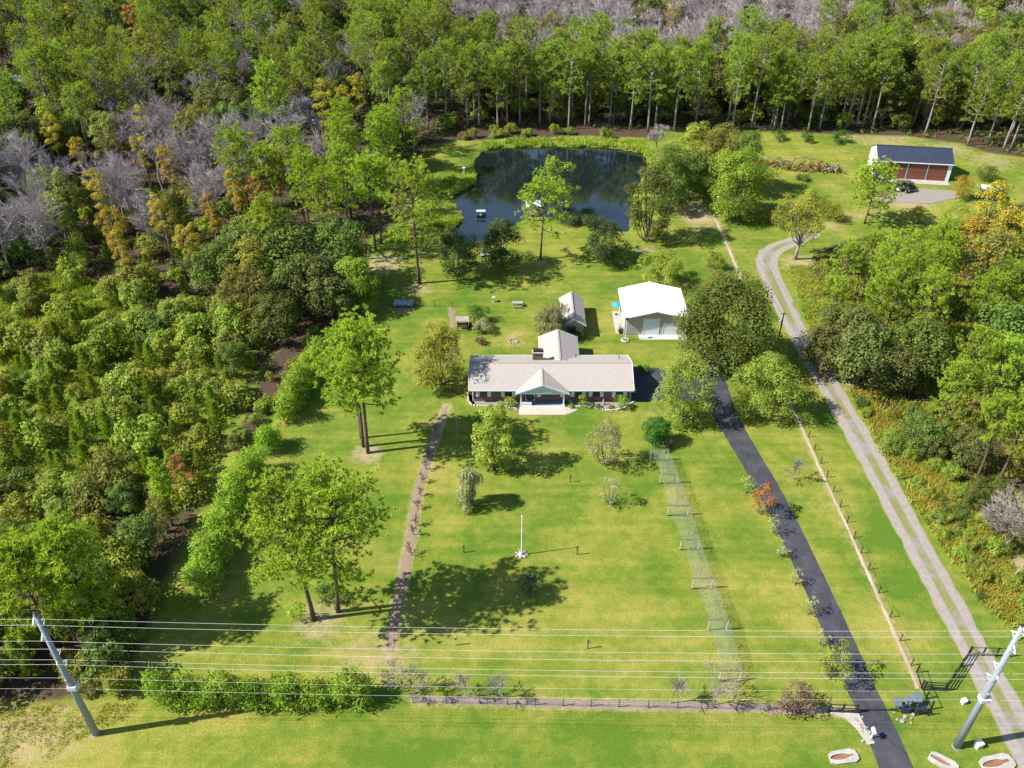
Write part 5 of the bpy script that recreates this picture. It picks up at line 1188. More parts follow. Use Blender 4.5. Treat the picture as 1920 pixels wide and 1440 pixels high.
lawn_tree('silvery weeping tree on the front lawn near the mulch path', 880, 950, 874, 56, 'silver', 25, th=0.1, leaf=0.22, per=120, nl=30, weep=1.4)
lawn_tree('small pale airy tree on the front lawn', 1141, 945, 893, 50, 'silver', 26, th=0.15, leaf=0.2, per=90, nl=34, openness=0.4)
lawn_tree('dense dark green round bush at the top of the trellis', 1228, 831, 785, 54, 'shrubdark', 27, name='round_bush', cat='bush', th=0.02, leaf=0.24, per=170, nl=40, lr=(0.3, 0.45))
lawn_tree('large loose green tree beside the right end of the house', 1276, 789, 664, 112, 'yellowgreen', 28, th=0.12, leaf=0.33, per=50, nl=90, openness=0.15)
lawn_tree('yellow green spreading tree between the driveway and lane', 1426, 778, 669, 126, 'yellowgreen', 29, th=0.14, leaf=0.33, per=48, nl=90, openness=0.15)
lawn_tree('big dark live oak right of the workshop', 1352, 686, 524, 182, 'oak', 30, th=0.12, leaf=0.42, per=34, nl=110)
lawn_tree('olive green rounded tree behind the workshop', 1236, 532, 474, 84, 'thicket', 31, th=0.08, leaf=0.33, per=60, nl=44)
lawn_tree('grey green oak standing alone on the lawn right of the slim pine', 1130, 490, 412, 82, 'oak_dark', 32, th=0.08, leaf=0.34, per=56, nl=60)
lawn_tree('dark oak on the pond lawn, left of the pair', 858, 516, 424, 86, 'oak_dark', 33, th=0.06, leaf=0.34, per=56, nl=60)
lawn_tree('dark oak on the pond lawn, right of the pair', 940, 501, 411, 90, 'oak_dark', 34, th=0.06, leaf=0.34, per=56, nl=64)
lawn_tree('dense bright green round tree at the shaded left lawn edge', 670, 577, 482, 90, 'bright', 35, th=0.04, leaf=0.4, per=50, nl=56, lr=(0.25, 0.4))
lawn_tree('tall mossy oak at the right pond corner', 1214, 452, 304, 92, 'oak', 36, th=0.08, leaf=0.4, per=44, nl=80)
lawn_tree('slim leafy tree with a pale trunk at the bend of the lane', 1491, 486, 353, 92, 'thicket', 37, th=0.36, leaf=0.34, per=50, nl=64, openness=0.2, bark='bark_pale')
lawn_tree('drooping grey green willow like tree beside the garden shed', 1034, 633, 568, 62, 'greygreen', 38, th=0.06, leaf=0.24, per=80, nl=44, weep=1.3)
for i, (bx, by, ty, w, mt, lab) in enumerate([
    (1250, 395, 262, 90, 'oak', 'olive oak at the left of the oak clump right of the pond'), (1300, 345, 226, 92, 'thicket', 'tallest far oak of the clump right of the pond'),
    (1345, 352, 232, 96, 'olive', 'yellowish oak at the back of the clump right of the pond'), (1390, 360, 245, 84, 'oak', 'far right oak of the clump right of the pond'),
    (1285, 372, 285, 80, 'oak', 'middle oak of the clump beside the sandy clearing'), (1372, 408, 278, 120, 'bright', 'broad bright oak at the front of the clump above the sandy strip')]):
    lawn_tree(lab, bx, by, ty, w, mt, 40 + i, name='oak_tree', th=0.08, leaf=0.42, per=38, nl=70)
def lawn_shrub(label, bx, by, ty, w, mat, seed, cat='shrub', name='shrub', **kw):
    h, r = meas(bx, by, ty, w); r *= 1.12; o = dict(th=0.02, leaf=0.2, per=130, nl=22, lr=(0.3, 0.45), stems=3, tr=0.05); o.update(kw)
    return plant(name, gen_broad(seed, h, r, **o), label, cat, at((bx, by)), 0, 1, None, mat, 'bark_grey', 'foliage')
SH = [('glossy dark green shrub on the back lawn', 895, 603, 572, 40, 'shrubdark'), ('pale leafy shrub beside the garden swing', 905, 624, 600, 36, 'silver'), ('small withered shrub on the back lawn', 900, 645, 632, 22, 'plum'),
      ('low dark shrub lying flat on the front lawn', 990, 1112, 1080, 46, 'oak_dark'), ('round green bush left of the middle right window', 1092, 760, 742, 20, 'bright'), ('round green bush at the right end of the house front', 1164, 765, 742, 24, 'bright'),
      ('low shrub in the left flower bed near the porch', 955, 762, 746, 22, 'thicket'), ('small tuft plant in the left flower bed', 938, 760, 752, 14, 'silver'), ('small green plant beside the patio apron', 1071, 764, 758, 10, 'thicket'), ('small grey plant below the right windows', 1108, 763, 757, 11, 'greygreen'),
      ('small dark plant in the right flower bed', 1123, 766, 759, 13, 'oak'), ('small brownish plant near the statue', 1144, 766, 760, 11, 'olive'), ('green bush at the shed corner', 1084, 632, 616, 17, 'shrubdark'), ('teal green bush at the edge of the parking pad', 1206, 697, 684, 22, 'shrubdark'),
      ('yellowish shrub on the lawn below the oak clump', 1335, 503, 472, 40, 'yellowgreen'), ('dry olive shrub behind the big live oak', 1350, 545, 515, 50, 'olive'), ('scrubby bush mound beside the sandy strip top', 1425, 412, 392, 60, 'olive'), ('leafy bush mound above the lane bend', 1462, 425, 392, 46, 'thicket'),
      ('bushy plants in front of the garage doors', 1693, 352, 338, 34, 'oak'), ('golden bush at the right corner of the garage', 1797, 372, 330, 42, 'gold'), ('dark shrub right of the garage', 1845, 335, 308, 40, 'oak'), ('small shrub on the lawn below the garage', 1718, 418, 388, 34, 'thicket'),
      ('scrubby young tree on the lawn below the trailer', 1778, 432, 372, 50, 'thicket'), ('small tree beside the broad low pine', 1548, 412, 380, 50, 'thicket'), ('small round bush on the lawn before the brush pile', 1505, 338, 328, 24, 'oak'), ('dark bush at the forest edge, leftmost of the garage lawn bushes', 1458, 262, 243, 24, 'shrubdark'),
      ('dark bush at the forest edge above the brush pile', 1512, 266, 246, 24, 'shrubdark'), ('dark bush at the forest edge left of the garage', 1575, 268, 243, 32, 'shrubdark'), ('purple brown leafless shrub at the front fence', 1490, 1330, 1296, 62, 'plum'), ('reddish shrub beside the driveway', 1424, 962, 905, 40, 'redleaf'),
      ('leafy bush hanging over the driveway near the gate', 1558, 1270, 1208, 56, 'yellowgreen'), ('shrub left of the tall trellis end', 1243, 840, 822, 26, 'silver'), ('bank shrub beside the dock', 1070, 412, 398, 60, 'oak_dark'), ('dark bank shrub right of the dock', 1105, 416, 402, 56, 'oak_dark'),
      ('round shrub at the sandy clearing beside the pond oak', 1273, 400, 372, 26, 'yellowgreen'), ('small dark shrub before the pine on the left lawn', 612, 1130, 1098, 38, 'shrubdark'), ('feathery shrub at the foot of the leaning pine', 560, 1165, 1130, 30, 'pine')]
for i, (lab, bx, by, ty, w, mt) in enumerate(SH): lawn_shrub(lab, bx, by, ty, w, mt, 70 + i)
SH2 = [('yellow twiggy young bush beside the driveway, farthest from the gate', 1402, 925, 885, 30), ('second twiggy young bush down the driveway edge', 1448, 998, 965, 28), ('third twiggy young bush down the driveway edge', 1465, 1045, 1018, 28), ('fourth twiggy young bush down the driveway edge', 1490, 1095, 1068, 30), ('fifth twiggy young bush down the driveway edge', 1517, 1150, 1118, 32), ('sixth twiggy young bush, just above the leafy one', 1540, 1205, 1175, 32)]
for i, (lab, bx, by, ty, w) in enumerate(SH2): lawn_shrub(lab, bx, by, ty, w, 'silver', 120 + i, per=60, nl=16, openness=0.5); tag(COL.objects[-3], group='young bushes along the driveway')
def bare_shrub(label, bx, by, ty, seed, mat='bark_pale', group=None, lev=4, tw=0.02):
    h = HG(bx, by, ty); return plant('bare_shrub', gen_bare(seed, h * 1.15, 0.6, lev, 0.05, tw, 5, 4, 0.15), label, 'bare tree', at((bx, by)), seed, 1, group, mat, mat, 'twigs')
for i, (lab, bx, by, ty) in enumerate([('bare pale crepe myrtle at the front fence, third from the hedge', 868, 1308, 1270), ('bare pale crepe myrtle at the front fence, fourth from the hedge', 935, 1310, 1272), ('bare pale branching shrub at the front fence left of the trellis end', 1258, 1318, 1280), ('bare pale branching shrub at the front fence below the trellis end', 1338, 1322, 1270), ('bare brown shrub nearest the front hedge', 735, 1300, 1258), ('bare brown shrub, second from the front hedge', 775, 1304, 1262), ('white twiggy shrub on the strip between driveway and fence', 1487, 898, 862)]):
    bare_shrub(lab, bx, by, ty, 200 + i)
for i, (bx, by, ty) in enumerate([(798, 880, 862), (792, 905, 888), (788, 930, 914), (783, 955, 938), (780, 985, 966), (776, 1003, 984), (774, 1042, 1020), (804, 858, 842), (815, 820, 795)]):
    bare_shrub(['third', 'fourth', 'fifth', 'sixth', 'seventh', 'eighth', 'ninth', 'second', 'first'][i] + ' thin bare sapling from the house along the mulch path', bx, by, ty, 220 + i, 'bark_grey', 'saplings along the mulch path', 3, 0.018)

# hedges
def hedge(label, px_line, w, hgt, seed, mat='hedge', name='hedge', per=70, leaf=0.28):
    rng = np.random.default_rng(seed); L = [G(*p) for p in px_line]; o = thing(name, label, 'hedge', L[0]); mb = MB(); LC = []; LR = []
    for a, b in zip(L[:-1], L[1:]):
        n = max(2, int((b - a).length / 0.3)); d = (b - a).normalized(); nr = Vector((-d.y, d.x, 0))
        for k in range(n):
            p = a.lerp(b, (k + rng.random()) / n) - L[0]; hv = 0.8 + 0.2 * math.sin(p.y * 1.7 + p.x) + 0.12 * math.sin(p.y * 4.1 + 2 * p.x) + rng.normal(0, 0.07)
            for z, s in ((0.3, 0.75), (0.62, 0.8), (0.82, 0.45)):
                q = p + nr * rng.uniform(-0.5, 0.5) * w * s; LC.append((q.x, q.y, hgt * z * hv * rng.uniform(0.85, 1.1))); LR.append(hgt * 0.2 * rng.uniform(0.85, 1.4))
            if k % 3 == 0: mb.tube([tuple(p), (p.x + rng.normal(0, 0.2), p.y, hgt * 0.7)], [0.06, 0.02], 5, False)
    v, f = lobes_to_leaves(rng, np.array(LC), np.array(LR), per, leaf, 0.5, 0.5, 0.9)
    # upright shoots on top give the ragged outline
    n = len(LC) * 16; i = rng.integers(0, len(LC), n); C0 = np.array(LC)[i] + rng.normal(0, 0.42, (n, 3)); D = rng.normal(0, 0.5, (n, 3)) + np.array([-0.2, -0.1, 0.9]); D /= np.linalg.norm(D, axis=1)[:, None]
    v2, f2 = blades(C0, D, rng.uniform(0.5, 1.3, n), rng.uniform(0.1, 0.2, n), rng); me = bpy.data.meshes.new('foliage'); me.from_pydata(np.concatenate([v, v2]).tolist(), [], f.tolist() + (f2 + len(v)).tolist())
    link('foliage', me, o, mat); mb.build('stems', 'bark_grey', o)
hedge('long bright green hedge running up the left side of the lawn', [(375, 1125), (410, 1045), (445, 960), (484, 878)], 3.2, 5.2, 1)
hedge('short bright green hedge piece between the two left hedges', [(497, 855), (516, 828)], 2.8, 4.2, 2)
hedge('bright green hedge behind the close pair of pines', [(535, 795), (560, 745), (592, 700), (620, 672)], 2.8, 5.0, 3)
hedge('bright green front hedge below the wires at the lower left', [(285, 1312), (420, 1316), (560, 1316), (690, 1312)], 3.0, 3.7, 4, 'bright')

# ================================================================== FOREST
PINES = [gen_pine(300 + i, 19, 4.9 + 0.4 * (i % 3), (0.34, 0.5, 0.42, 0.56, 0.38, 0.46, 0.6, 0.3, 0.52)[i], 30, 5, lean=0.3 + 0.3 * (i % 4)) for i in range(9)]
OAKS = [gen_broad(320 + i, 11, 5.2, 0.06, 66, 0.40, 50, openness=0.15) for i in range(6)]
TALLB = [gen_broad(330 + i, 14, 4.6, 0.14, 60, 0.40, 48, openness=0.3) for i in range(5)]
BARE = [gen_bare(340 + i, 13, 0.55, 4, 0.2, 0.032, 8, 5) for i in range(7)]
CYP = [gen_cypress(350 + i, 14, 2.4) for i in range(4)]
YP = [gen_youngpine(360 + i, 6, 1.6) for i in range(4)]
SHR = [gen_shrub(370 + i, 3.6, 2.4, 0.32, 26, 72) for i in range(8)]
rf = np.random.default_rng(77)
def scatter(cell, x0, x1, y0, y1, jit=0.42):
    gx, gy = np.meshgrid(np.arange(x0, x1, cell), np.arange(y0, y1, cell)); gx = gx + (np.round(gy / cell) % 2) * cell * 0.5
    return (gx + rf.uniform(-jit, jit, gx.shape) * cell).ravel(), (gy + rf.uniform(-jit, jit, gy.shape) * cell).ravel()
PURPLE = [(740, -80), (800, 5), (850, 62), (960, 72), (1050, 98), (1290, 98), (1400, 72), (1560, 40), (1700, -80)]
MIDBARE = [(-40, 290), (60, 250), (180, 212), (300, 192), (430, 200), (640, 210), (650, 252), (540, 285), (440, 310), (385, 385), (300, 420), (230, 420), (130, 380), (-40, 420)]
cnt = {}; FOREST = []
def put(kind, x, y, zone, sc=None):
    rz = rf.uniform(0, 6.28); v = rf.uniform(0.84, 1.14); k = int(rf.integers(0, 60)); cnt[kind] = cnt.get(kind, 0) + 1; loc = (x, y, 0)
    s = lambda a: a * v if sc is None else sc
    where = {'belt': 'in belt behind pond', 'garage': 'behind garage lawn', 'topleft': 'in upper left forest', 'topright': 'in upper right forest', 'bare': 'in grey swamp wood', 'purple': 'in far lilac wood', 'left': 'in dense left wood', 'right': 'right of gravel lane', 'thicket': 'in young left thicket', 'off': 'at far left margin'}[zone]
    if kind == 'pine': r_ = plant('pine_tree', PINES[k % 9], f'bright green pine {where}', 'pine tree', loc, rz, (s(1.0), s(1.0), s(1.0) * rf.uniform(0.94, 1.08)), f'pines {where}', 'pine_far' if y > 190 else 'pine', 'bark_pale' if y > 190 else 'bark')
    elif kind == 'oak': r_ = plant('oak_tree', OAKS[k % 6], f'dark olive oak {where}', 'oak tree', loc, rz, (s(1.0), s(1.0), s(1.1)), f'oaks {where}', ('oak', 'oak', 'oak_grey')[k % 3], 'bark_grey')
    elif kind == 'evergreen': r_ = plant('evergreen_tree', TALLB[k % 5], f'dark rounded evergreen {where}', 'evergreen tree', loc, rz, s(0.95), f'evergreens {where}', ('oak', 'oak_grey', 'oak')[k // 6 % 3], 'bark_grey')
    elif kind == 'leafy': r_ = plant('leafy_tree', TALLB[k % 5], f'yellowish olive tree {where}', 'tree', loc, rz, s(0.95), f'leafy trees {where}', 'olive' if k % 3 else 'thicket', 'bark_grey')
    elif kind == 'bare': r_ = plant('bare_tree', BARE[k % 7], f'leafless lilac grey tree {where}', 'bare tree', loc, rz, s(1.0), f'leafless trees {where}', 'twig_lilac' if (zone != 'topright' or k % 2) else 'twig_brown', 'bark_pale', 'twigs')
    elif kind == 'cypress': r_ = plant('cypress_tree', CYP[k % 4], f'golden autumn cypress {where}', 'cypress tree', loc, rz, s(1.0), f'golden cypresses {where}', 'gold' if k % 9 else 'rust', 'bark_pale')
    elif kind == 'youngpine': r_ = plant('young_pine', YP[k % 4], f'young bright pine {where}', 'pine tree', loc, rz, s(1.0), f'young pines {where}', 'youngpine', 'bark')
    elif kind == 'shrub': r_ = plant({'thicket': 'thicket_bush', 'right': 'lane_bush'}.get(zone, 'wild_shrub'), SHR[k % 8], f'dense wild shrub {where}', 'shrub', loc, rz, (s(1.0), s(1.0), s(1.0) * rf.uniform(0.8, 1.5)), f'wild shrubs {where}', ('thicket', 'thicket', 'olive', 'oak', 'thicket', 'yellowgreen')[k % 6], 'bark_grey', 'foliage')
    FOREST.append((kind, zone, x, y, r_))

# named golden cypresses and other landmark trees of the left wood (crown top in the photo -> ground position)
def place_top(px, py, h): 
    g = G(px, py, h); return g.x, g.y
LAND = []
for i, (px, py, h) in enumerate([(172, 316, 15), (200, 388, 14), (216, 434, 13), (292, 362, 15), (345, 420, 13), (388, 366, 13), (512, 290, 15), (478, 322, 14), (432, 320, 14), (85, 216, 14), (135, 255, 12), (598, 148, 16), (668, 136, 15), (640, 160, 14), (305, 272, 14), (1265, 10, 14), (1130, 25, 14), (120, 8, 14), (240, 5, 15)]):
    x, y = place_top(px, py, h); LAND.append((x, y)); put('cypress', x, y, 'bare' if i < 15 else 'purple', h / 14)
for px, py, h, k in [(440, 262, 19, 'pine'), (545, 250, 19, 'pine'), (640, 240, 19, 'pine'), (700, 300, 17, 'pine'), (450, 405, 14, 'oak'), (400, 440, 13, 'oak'), (540, 400, 15, 'oak'), (560, 300, 18, 'pine'), (600, 330, 17, 'pine'), (480, 280, 18, 'pine'), (500, 380, 16, 'pine'), (620, 400, 14, 'oak'), (505, 540, 10, 'oak'), (535, 470, 12, 'oak'), (580, 470, 12, 'oak'), (610, 500, 10, 'oak')]:
    x, y = place_top(px, py, h); LAND.append((x, y)); put(k, x, y, 'left', h / (19 if k == 'pine' else 12.1))
for px, py, h in [(100, 1000, 16), (20, 1030, 15)]:
    x, y = place_top(px, py, h); LAND.append((x, y)); lab = 'large rounded pine crown behind the left utility pole' if px == 100 else 'pine crown cut by the left picture edge beside the pole'
    plant('pine_tree', gen_pine(390 + px, h, 5.2, 0.3, 40, 7), lab, 'pine tree', (x, y, 0), 0, 1, None, 'pine', 'bark')
# right wood landmarks
for px, py, h, k in [(1650, 432, 13, 'pine'), (1735, 442, 12, 'pine'), (1600, 450, 12, 'pine'), (1800, 450, 13, 'pine'), (1700, 490, 15, 'pine'), (1885, 430, 14, 'leafy'), (1580, 520, 12, 'pine'), (1660, 520, 14, 'pine'), (1760, 520, 15, 'pine'), (1860, 510, 14, 'pine'), (1610, 560, 12, 'oak'), (1570, 600, 10, 'oak'), (1640, 600, 12, 'oak'),
                     (1745, 590, 12, 'oak'), (1850, 612, 16, 'pine'), (1905, 640, 15, 'pine'), (1800, 690, 12, 'pine'), (1890, 760, 13, 'pine'), (1840, 800, 7, 'oak'), (1740, 770, 7, 'oak'), (1930, 560, 14, 'oak'), (1700, 640, 9, 'oak'), (1945, 740, 15, 'pine'), (1960, 470, 15, 'oak'), (1760, 800, 5.5, 'oak'), (1850, 900, 5, 'oak')]:
    x, y = place_top(px, py, h); LAND.append((x, y)); put(k, x, y, 'right', h / {'pine': 19, 'oak': 12.1, 'leafy': 13.3}[k])
for i, (px, py, h, r_) in enumerate([(1880, 335, 11, 3.4), (1840, 405, 10, 3.6), (1910, 385, 11, 3.6), (1875, 425, 9, 3.0)]):
    x, y = place_top(px, py, h); LAND.append((x, y)); plant('golden_tree', gen_broad(410 + i, h, r_, 0.1, 50, 0.34, 60), ['golden autumn tree behind the cargo trailer', 'golden autumn tree just below the cargo trailer', 'golden autumn tree at the right picture edge', 'lowest golden autumn tree beside the pines'][i], 'tree', (x, y, 0), 0, 1, None, 'gold', 'bark_grey')
plant('bare_tree', gen_bare(431, 9, 0.6, 4, 0.16, 0.04, 6, 6), 'pale leafless tree in the scrub at the right edge', 'bare tree', tuple(G(1872, 1035)), 0, 1, None, 'bark_pale', 'bark_pale', 'twigs')
plant('bare_tree', gen_bare(432, 8, 0.5, 3, 0.13, 0.04, 4, 4, 0.6), 'leaning white trunk in the scrub at the right edge', 'bare tree', tuple(G(1884, 1092)), 0, 1, None, 'bark_pale', 'bark_pale', 'twigs', tilt=(0.1, 0.25))
plant('bare_tree', gen_bare(433, 13, 0.55, 4, 0.2, 0.035, 7, 6), 'lilac grey leafless tree at the left pond corner', 'bare tree', tuple(G(775, 290)), 0, 1, None, 'twig_lilac', 'bark_pale', 'twigs')
plant('bare_tree', gen_bare(434, 6, 0.55, 4, 0.1, 0.03, 6, 6), 'small leafless shrub at the far right pond corner', 'bare tree', tuple(G(1232, 285)), 0, 1, None, 'twig_lilac', 'bark_pale', 'twigs')
lawn_shrub('orange leaved shrub in the dark wood edge left of the hedge', 352, 930, 848, 44, 'rust', 160, openness=0.4)
lawn_pine('slim bright young pine in the dark wood edge near the hedge', 325, 985, 868, 34, 437, base=0.15, nbr=24, tufts=3)

LANDA = np.array(LAND)
# front row pines of the belt with visible trunks
FR = []
for i, px in enumerate([858, 872, 900, 926, 955, 985, 1012, 1030, 1065, 1092, 1110, 1124, 1150, 1180, 1205, 1232, 1268, 1310, 1350, 1400, 1436, 1455, 1478, 1512, 1540, 1562, 1590, 1602, 1622, 1640, 1700, 1738, 1805, 1835, 1874, 1892, 1912]):
    y0 = np.interp(px, [850, 1200, 1450, 1700, 1800, 1920], [242, 244, 247, 252, 272, 292]) + rf.uniform(-8, 3); g = G(px + rf.normal(0, 9), y0 - abs(rf.normal(0, 5))); FR.append((g.x, g.y)); put('pine', g.x, g.y, 'belt' if px < 1420 else 'garage', rf.uniform(0.88, 1.08))
FRA = np.array(FR)
xs, ys = scatter(7.2, -260, 250, 40, 400)
inC = inside(xs, ys, CLEAR); dC = dist_poly(xs, ys, CLEAR); inT = inside(xs, ys, THICK)
for x, y, c, d, th in zip(xs, ys, inC, dC, inT):
    if c or d < 2.0 or th: continue
    cx, cy = P(x, y, 12)
    if cx < -330 or cx > 2080 or cy < -70 or cy > 1420: continue
    if cx < -60 and y > 250: continue
    dl = np.hypot(LANDA[:, 0] - x, LANDA[:, 1] - y).min(); df = np.hypot(FRA[:, 0] - x, FRA[:, 1] - y).min()
    if dl < 4.5 or df < 4.5: continue
    if ((np.abs(LANDA[:19, 0] - x * LANDA[:19, 1] / y) < 5.0) & (LANDA[:19, 1] - y > 0) & (LANDA[:19, 1] - y < 13)).any(): continue
    bx, by = P(x, y, 0); u = rf.random()
    if abs(x - G(40, 175).x) < 11 and -16 < y - G(40, 175).y < 5: continue
    if x > 40 and y < 185:                                   # wood right of the lane
        if by > 1010: continue
        if u < 0.68:
            sc = rf.uniform(0.6, 0.85)
            if P(x, y, 19 * sc)[1] < 418: continue
            put('pine', x, y, 'right', sc)
        else:
            sc = rf.uniform(0.5, 0.8)
            if P(x, y, 11 * sc)[1] < 425: continue
            put('oak', x, y, 'right', sc)
        continue
    top = y > 205
    if len(PURPLE) and bool(inside(np.array([cx]), np.array([cy]), PURPLE)[0]): put('bare' if u < 0.84 else 'oak' if u < 0.93 else 'leafy', x, y, 'purple')
    elif cx > 1330 and cy < 95: put('bare' if u < 0.3 else 'leafy' if u < 0.65 else 'oak' if u < 0.85 else 'pine', x, y, 'topright')
    elif bool(inside(np.array([cx]), np.array([cy]), MIDBARE)[0]): put('bare' if u < 0.74 else 'cypress' if u < 0.80 else 'leafy' if u < 0.90 else 'evergreen' if u < 0.96 else 'pine', x, y, 'bare', None if 0.74 > u or u > 0.80 else rf.uniform(0.7, 1.05))
    elif top and cx > 720: put('pine' if u < 0.62 else 'evergreen' if u < 0.85 else 'leafy', x, y, 'belt' if cx < 1420 else 'garage')
    elif top: put('pine' if u < 0.40 else 'oak' if u < 0.58 else 'evergreen' if u < 0.82 else 'leafy' if u < 0.93 else 'bare', x, y, 'topleft')
    elif by > 760: put('pine' if u < 0.2 else 'oak' if u < 0.8 else 'leafy', x, y, 'off' if cx < -20 else 'left', rf.uniform(0.4, 0.6))
    else: put('pine' if (u < 0.32 and cy > 200) else 'oak' if u < 0.9 else 'leafy', x, y, 'off' if cx < -20 else 'left')
# understorey oaks under the belt so that the wood closes behind the front row
xs, ys = scatter(6.0, -60, 150, 214, 250)
for x, y in zip(xs, ys):
    if inside(np.array([x]), np.array([y]), CLEAR)[0] or dist_poly(np.array([x]), np.array([y]), CLEAR)[0] < 3: continue
    cx, cy = P(x, y, 5)
    if 820 < cx < 1960: put('shrub' if rf.random() < 0.6 else 'leafy' if rf.random() < 0.5 else 'oak', x, y, 'belt' if cx < 1420 else 'garage', rf.uniform(0.55, 1.25))
# young thicket
xs, ys = scatter(3.4, -120, -25, 70, 150)
for x, y in zip(xs, ys):
    if not inside(np.array([x]), np.array([y]), THICK)[0]: continue
    cx, cy = P(x, y, 3)
    if cx < -60: continue
    bx, by = P(x, y, 0)
    if bx < 240 and by < 650 and rf.random() < 0.55: continue
    u = rf.random(); yp = 0.42 if (cy > 640 and cx < 430 and 900 > cy) else 0.12
    if u < yp: put('youngpine', x, y, 'thicket', rf.uniform(0.45, 1.25))
    elif cx > 430 and u > 0.8: put('oak', x, y, 'left', rf.uniform(0.4, 0.55))
    else: put('shrub', x, y, 'thicket', rf.uniform(0.65, 1.3))
# understorey of the swamp wood, the lane wood and the corner behind the left pole
xs, ys = scatter(4.6, -110, -20, 40, 205)
for i in range(34):
    g = G(rf.uniform(-30, 265), rf.uniform(1165, 1298)); put('shrub' if i % 3 else 'youngpine', g.x, g.y, 'left', rf.uniform(0.4, 0.85))
for i in range(16):
    t = rf.random(); g = G(590 - 150 * t + rf.normal(0, 8), 625 + 215 * t + rf.normal(0, 8)); put('shrub', g.x, g.y, 'left', rf.uniform(0.25, 0.5))
for x, y in zip(xs, ys):
    A1, A2 = np.array([x]), np.array([y])
    if inside(A1, A2, CLEAR)[0] or inside(A1, A2, THICK)[0] or dist_poly(A1, A2, CLEAR)[0] < 1.2: continue
    bx, by = P(x, y, 0)
    if (360 < by < 560 and -40 < bx < 470) or (by > 1030 and -60 < bx < 330): put('shrub' if rf.random() < 0.7 else 'youngpine', x, y, 'bare' if by < 700 else 'left', rf.uniform(0.55, 1.2))
xs, ys = scatter(4.4, 45, 110, 60, 165)
for x, y in zip(xs, ys):
    A1, A2 = np.array([x]), np.array([y])
    if inside(A1, A2, CLEAR)[0] or dist_poly(A1, A2, CLEAR)[0] < 0.8: continue
    bx, by = P(x, y, 0)
    if bx < 1990 and 480 < by < 1100: put('shrub', x, y, 'right', rf.uniform(0.3, 0.6))
for i in range(14):
    g = G(rf.uniform(868, 1010) if i < 9 else rf.uniform(1010, 1230), rf.uniform(250, 262)); put('shrub', g.x, g.y, 'belt', rf.uniform(0.35, 0.65))
# brush edge of the dark wood beside the hedge and along the lane scrub
for i in range(90):
    px, py = [(rf.uniform(1590, 1780), 0), (0, 0)][0]; t = rf.random(); bx = 1610 + 330 * t + rf.normal(0, 35); by = 760 + 400 * t + rf.normal(0, 25)
    if bx < 1560 + (by - 700) * 0.64: continue
    g = G(bx, by); put('shrub', g.x, g.y, 'right', rf.uniform(0.22, 0.55))

# ------------------------------------------------------------------ ground cover nobody could count
def cover(name, label, poly, n, mat, hgt, wid, k=7, seed=1, lean=0.35, dens=None, avoid=None):
    rng = np.random.default_rng(seed); A = np.array(poly); lo = A.min(0); hi = A.max(0); x = rng.uniform(lo[0], hi[0], n * 3); y = rng.uniform(lo[1], hi[1], n * 3); ok = inside(x, y, poly)
    ok &= (np.sin(x * 0.9 + 2 * np.sin(y * 0.31)) + np.sin(y * 0.8 + 1.3 * np.sin(x * 0.4)) + rng.normal(0, 0.7, len(x))) > -0.4
    if avoid is not None: ok &= ~inside(x, y, avoid)
    x = x[ok][:n]; y = y[ok][:n]; m = len(x); C = np.repeat(np.stack([x, y, np.full(m, 0.02)], 1), k, 0); C[:, :2] += rng.normal(0, wid * 1.5, (len(C), 2))
    D = rng.normal(0, lean, (len(C), 3)); D[:, 2] = 1; D /= np.linalg.norm(D, axis=1)[:, None]; s = np.repeat(rng.uniform(0.5, 1.25, m), k)
    v, f = blades(C, D, hgt * s * rng.uniform(0.6, 1.1, len(C)), wid * rng.uniform(0.7, 1.3, len(C)), rng); o = link(name, mesh_np(name, v, f), None, mat); tag(o, label, 'grass' if 'grass' in name else 'plants', None, 'stuff')
cover('dry_grass', 'tall dry yellow grass in the scrub beside the gravel lane', SCRUB, 3400, 'drygrass', 0.95, 0.16, 8, 1)
cover('scrub_weeds', 'green weeds among the dry grass beside the gravel lane', SCRUB, 4200, 'weed', 0.75, 0.2, 8, 2)
cover('lane_weeds', 'rusty low bushes and grass along the upper lane edge', GP([(1490, 500), (1540, 500), (1565, 600), (1590, 690), (1560, 690), (1520, 600)]), 500, 'drygrass', 0.7, 0.16, 8, 3)
cover('lane_grass', 'green grass tufts along the upper lane edge', GP([(1480, 500), (1550, 500), (1575, 600), (1600, 690), (1550, 690), (1512, 600)]), 1300, 'weed', 0.6, 0.16, 8, 13)
cover('wood_grass', 'leafy low growth under the trees right of the lane', GP([(1535, 480), (1640, 455), (1960, 400), (1990, 1040), (1850, 985), (1765, 930), (1700, 830), (1640, 745), (1560, 680)]), 6500, 'thicket', 0.8, 0.3, 8, 14)
cover('pond_reeds', 'yellow green reeds along the far pond bank', GP([(905, 268), (960, 263), (1100, 261), (1210, 268), (1226, 300), (1218, 308), (1206, 284), (1150, 275), (1050, 272), (940, 275), (912, 279)]), 2600, 'reed', 1.0, 0.2, 8, 4)
cover('point_reeds', 'pale reeds on the grassy point at the left pond bank', GP([(800, 335), (850, 320), (890, 325), (886, 345), (850, 364), (815, 362)]), 1800, 'reed', 1.0, 0.18, 8, 5)
cover('bank_weeds', 'weeds on the near left pond bank', GP([(815, 405), (858, 400), (866, 410), (850, 425), (815, 425)]), 900, 'reed', 0.8, 0.18, 8, 6)
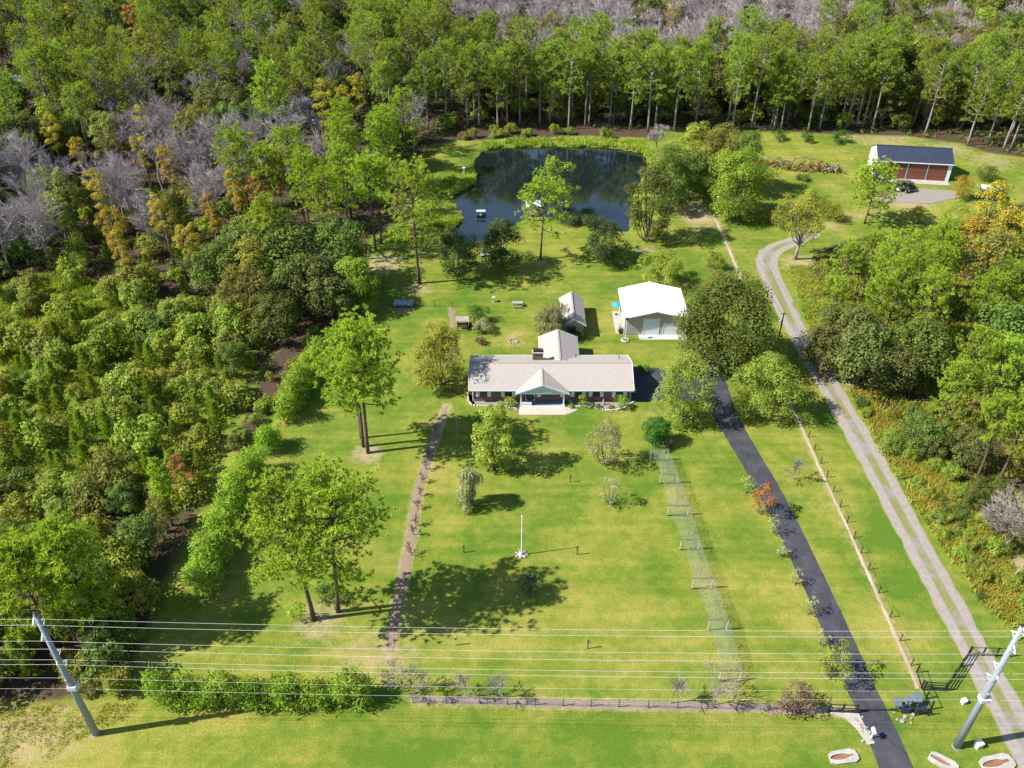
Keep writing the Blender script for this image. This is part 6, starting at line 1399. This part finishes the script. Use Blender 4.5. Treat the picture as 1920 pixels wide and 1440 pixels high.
cover('verge_weeds', 'rough weedy verge at the lower left corner', GP([(-60, 1330), (170, 1320), (260, 1318), (240, 1345), (120, 1400), (60, 1460), (-60, 1460)]), 1300, 'weed', 0.14, 0.09, 6, 7)
cover('thicket_grass', 'yellowish grass between the thicket shrubs at left', THICK, 6000, 'weed', 1.0, 0.24, 8, 8)
cover('scrub_grass', 'yellow green open grass patch at the far left edge', GP([(-60, 560), (100, 520), (240, 560), (230, 650), (100, 670), (-60, 660)]), 4200, 'reed', 0.9, 0.26, 8, 21)
def undergrowth():
    rng = np.random.default_rng(9); x = rng.uniform(-200, 190, 26000); y = rng.uniform(60, 360, 26000)
    ok = ~inside(x, y, CLEAR) & ~inside(x, y, THICK) & (dist_poly(x, y, CLEAR) > 0.8)
    px = 960 + F * x / (y * math.cos(TH) + CAMH * math.sin(TH)); ok &= (px > -60) & (px < 1990) & ((y < 260))
    x = x[ok][:5200]; y = y[ok][:5200]; C = np.stack([x, y, rng.uniform(0.1, 0.5, len(x))], 1)
    v, f = lobes_to_leaves(rng, C, rng.uniform(0.5, 1.1, len(x)), 20, 0.5); o = link('undergrowth', mesh_np('undergrowth', v, f), None, 'oak'); tag(o, 'low leafy undergrowth on the forest floor', 'undergrowth', None, 'stuff')
undergrowth()
# each forest tree is told apart by its depth row and its place from the left in that row
WORDS = ['first', 'second', 'third', 'fourth', 'fifth', 'sixth', 'seventh', 'eighth', 'ninth', 'tenth', 'eleventh', 'twelfth']
def ordinal(n): return WORDS[n] if n < 12 else f"{n + 1}{'th' if 10 < (n + 1) % 100 < 14 else {1: 'st', 2: 'nd', 3: 'rd'}.get((n + 1) % 10, 'th')}"
rows = {}
for kind, zone, x, y, o in FOREST: rows.setdefault((kind, zone), []).append((y, x, o))
for key, l in rows.items():
    l.sort(key=lambda e: e[0]); nb = max(1, round(len(l) / 9))
    for b in range(nb):
        part = l[len(l) * b // nb: len(l) * (b + 1) // nb]; part.sort(key=lambda e: P(e[1], e[0], 6)[0])
        for i, (y, x, o) in enumerate(part):
            row = f', {ordinal(b)} row back' if nb > 1 else ''
            o['label'] = o['label'] + f', {ordinal(i)} from left{row}'
